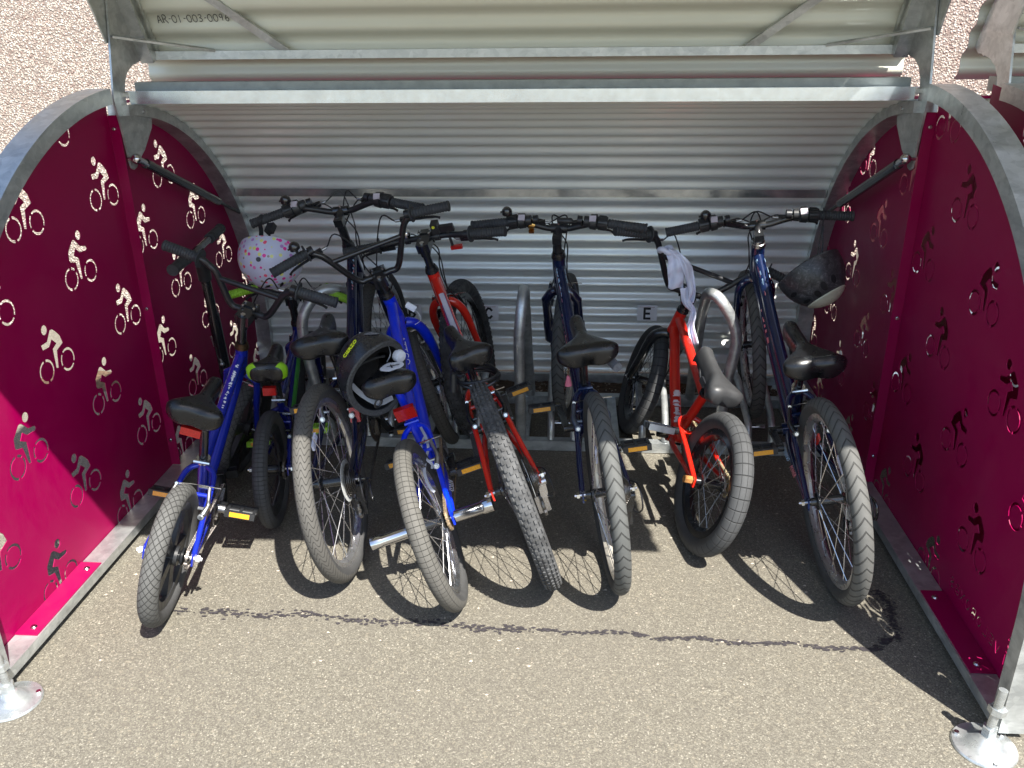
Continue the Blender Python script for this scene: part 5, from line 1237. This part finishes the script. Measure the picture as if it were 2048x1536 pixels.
# ------------------------------------------------------------------ cloth tied to the red BMX
cl = empty('tied_cloth', at(1331, 500, .262)); tag(cl, 'crumpled white cloth strip knotted round the red BMX handlebar', 'cloth')
OC = Matrix.Translation(-cl.location)
CLM = simple('thin white cloth', (.62, .64, .76), .8, 0, .3, .12, vs=12)
CLM.node_tree.nodes['Principled BSDF'].inputs['Roughness'].default_value = .8
def strip(pts, widths, seed, name):
    rnd = random.Random(seed); P_ = curve(pts, 8); n = len(P_); vs = []; k = 12
    for i, p in enumerate(P_):
        f = i/(n-1); wi = widths[0]+(widths[1]-widths[0])*min(1, f*2) if f < .5 else widths[1]+(widths[2]-widths[1])*(f-.5)*2
        t = (P_[min(n-1, i+1)]-P_[max(0, i-1)]).normalized(); s_ = t.cross(V((0, 1, 0))).normalized()
        for j in range(k+1):
            u_ = j/k-.5; fold = .007*sin(u_*7+seed+f*4)*(.4+f)+.0025*sin(u_*13+f*14+seed*2)+.004*sin(f*19+seed+u_*3)
            vs.append(p+s_*wi*u_*(1+.08*sin(f*11+seed))+V((0, fold, .004*sin(u_*9+seed)*f)))
    m = MB(); m.add(vs, [(i*(k+1)+j, i*(k+1)+j+1, (i+1)*(k+1)+j+1, (i+1)*(k+1)+j) for i in range(n-1) for j in range(k)])
    o = m.build(name, CLM, cl, OC, smooth=80, fix=False); md = o.modifiers.new('thick', 'SOLIDIFY'); md.thickness = .0012; return o
yc = .245
strip([at(1334, 500, yc), at(1346, 520, yc-.01), at(1352, 550, yc-.012), at(1352, 577, yc-.01)], (.012, .050, .055), 1, 'tail')
strip([at(1336, 499, yc-.01), at(1358, 512, yc-.02), at(1376, 540, yc-.022), at(1384, 580, yc-.02), at(1380, 605, yc-.018)], (.010, .030, .022), 3, 'tail')
strip([at(1368, 575, yc-.01), at(1373, 604, yc-.022), at(1386, 622, yc-.024), at(1381, 652, yc-.03), at(1390, 690, yc-.03)], (.030, .020, .026), 5, 'tail')
m = MB(); kc = V(at(1331, 500, .250)); m.tube(curve([kc+V((.020*cos(a), .018*sin(a), .006*sin(2*a))) for a in [2*PI*i/10 for i in range(10)]], 4, True), .009, 8, closed=True); m.build('knot', CLM, cl, OC, smooth=80)

# ------------------------------------------------------------------ cable lock, charm, tag, leaves
c = B_redmtb; Mw = c['root'].matrix_world; lc = Mw@(c['SP']+V((-.045, 0, -.070)))
lk = empty('cable_lock', lc); tag(lk, 'black coiled cable lock looped round the red mountain bike\'s seat post', 'bike lock')
pts = []
for i in range(60):
    a = 2*PI*i/22; r_ = .062+.006*sin(i*.35); pts.append(V((r_*cos(a)*1.05, r_*sin(a)*.75+.02, -.012+.00055*i*1.2+.012*sin(a)+.004*sin(a*2.3))))
m = MB(); m.tube(pts, .0052, 8); m.build('cable', CABLE, lk)
m = MB(); m.cyl((-.060, -.02, -.03), (-.058, -.015, .025), .011, n=14); m.build('lock_body', BLACK, lk)
ch = empty('key_charm', at(1137, 728, -.235)); tag(ch, 'small pink tassel on a gold chain under the middle navy saddle', 'charm')
m = MB()
for i in range(6): m.lathe([(.0032, -.0008), (.0042, 0), (.0032, .0008)], 'Y' if i % 2 else 'X', 10, (0, 0, -.004-.0055*i), closed=True)
m.build('chain', simple('gold chain', (.7, .5, .22), .25, 1), ch)
m = MB(); m.tube([(0, 0, -.037), (0, 0, -.042), (.001, 0, -.068)], [.0035, .006, .011], 12); m.build('tassel', simple('pink thread', (.62, .16, .22), .9, bmp=.5, bs=400), ch)
tg = empty('cable_tag', at(822, 614, .125)); tag(tg, 'white folded plastic tag on a loop beside the bright blue fork', 'tag')
m = MB(); m.box((0, 0, 0), (.034, .003, .022), Matrix.Rotation(.55, 3, 'Y')); m.box((-.002, -.004, .004), (.030, .002, .016), Matrix.Rotation(.62, 3, 'Y')); m.build('plate', PAPER, tg)
m = MB(); m.tube(curve([(-.010, 0, .006), (.022, 0, -.020), (.030, 0, -.045), (.010, 0, -.062)], 6), .0009, 6); m.build('loop', WHITE, tg)
for i, (px, py, lab, colr, s_, hh) in enumerate(((490, 1041, 'small yellow leaf on the shaded asphalt left of the lime gripped bike\'s wheel', (.42, .36, .10), .010, .003), (1384, 1106, 'pale straw lying in front of the red BMX rear tyre', (.55, .48, .30), .016, .001), (1170, 1003, 'tiny yellow petal on the asphalt left of the middle navy rear wheel', (.6, .42, .03), .006, .003), (905, 935, 'pale paper scrap on the asphalt below the blue BMX pedal', (.6, .6, .58), .007, .002))):
    p = gr(px, py); m = MB(); a = i*1.3+.4; n_ = 8
    m.add([V((cos(2*PI*k/n_)*s_*(1 if hh > .0015 else 1), sin(2*PI*k/n_)*s_*(.45 if hh > .0015 else .12), .002+hh*abs(sin(2*PI*k/n_)))) for k in range(n_)]+[V((0, 0, .0015))], [(k, (k+1) % n_, n_) for k in range(n_)])
    o = m.build(['fallen_leaf', 'straw', 'petal', 'paper_scrap'][i], simple('litter %d' % i, colr, .8), fix=False); o.location = p; o.rotation_euler = (0, 0, a); tag(o, lab, ['leaf', 'straw', 'petal', 'litter'][i])


# ------------------------------------------------------------------ light
wd = bpy.data.worlds.new('World'); sc.world = wd; wd.use_nodes = True; nt = wd.node_tree
bg = nt.nodes['Background']; sky = nt.nodes.new('ShaderNodeTexSky'); sky.sky_type = 'NISHITA'; sky.sun_disc = False
D = V((-.405, .565, -1)).normalized()          # the way sunlight travels
elev = math.asin(-D.z); az = math.atan2(-D.x, -D.y)
sky.sun_elevation = elev; sky.sun_rotation = az; sky.air_density = 1.0; sky.dust_density = 1.0; sky.ozone_density = 1.0
nt.links.new(sky.outputs[0], bg.inputs[0]); bg.inputs[1].default_value = .105
sl = bpy.data.lights.new('sun', 'SUN'); sl.energy = 5.0; sl.angle = rad(.53); sl.color = (1, .955, .88)
so = bpy.data.objects.new('sun', sl); COL.objects.link(so); so.rotation_euler = D.to_track_quat('-Z', 'Y').to_euler(); so.location = (2, -3, 5)
sc.view_settings.view_transform = 'Standard'; sc.view_settings.look = 'None'; sc.view_settings.exposure = 1.5; sc.view_settings.gamma = 1
sc.cycles.max_bounces = 8; sc.cycles.diffuse_bounces = 5; sc.cycles.glossy_bounces = 4
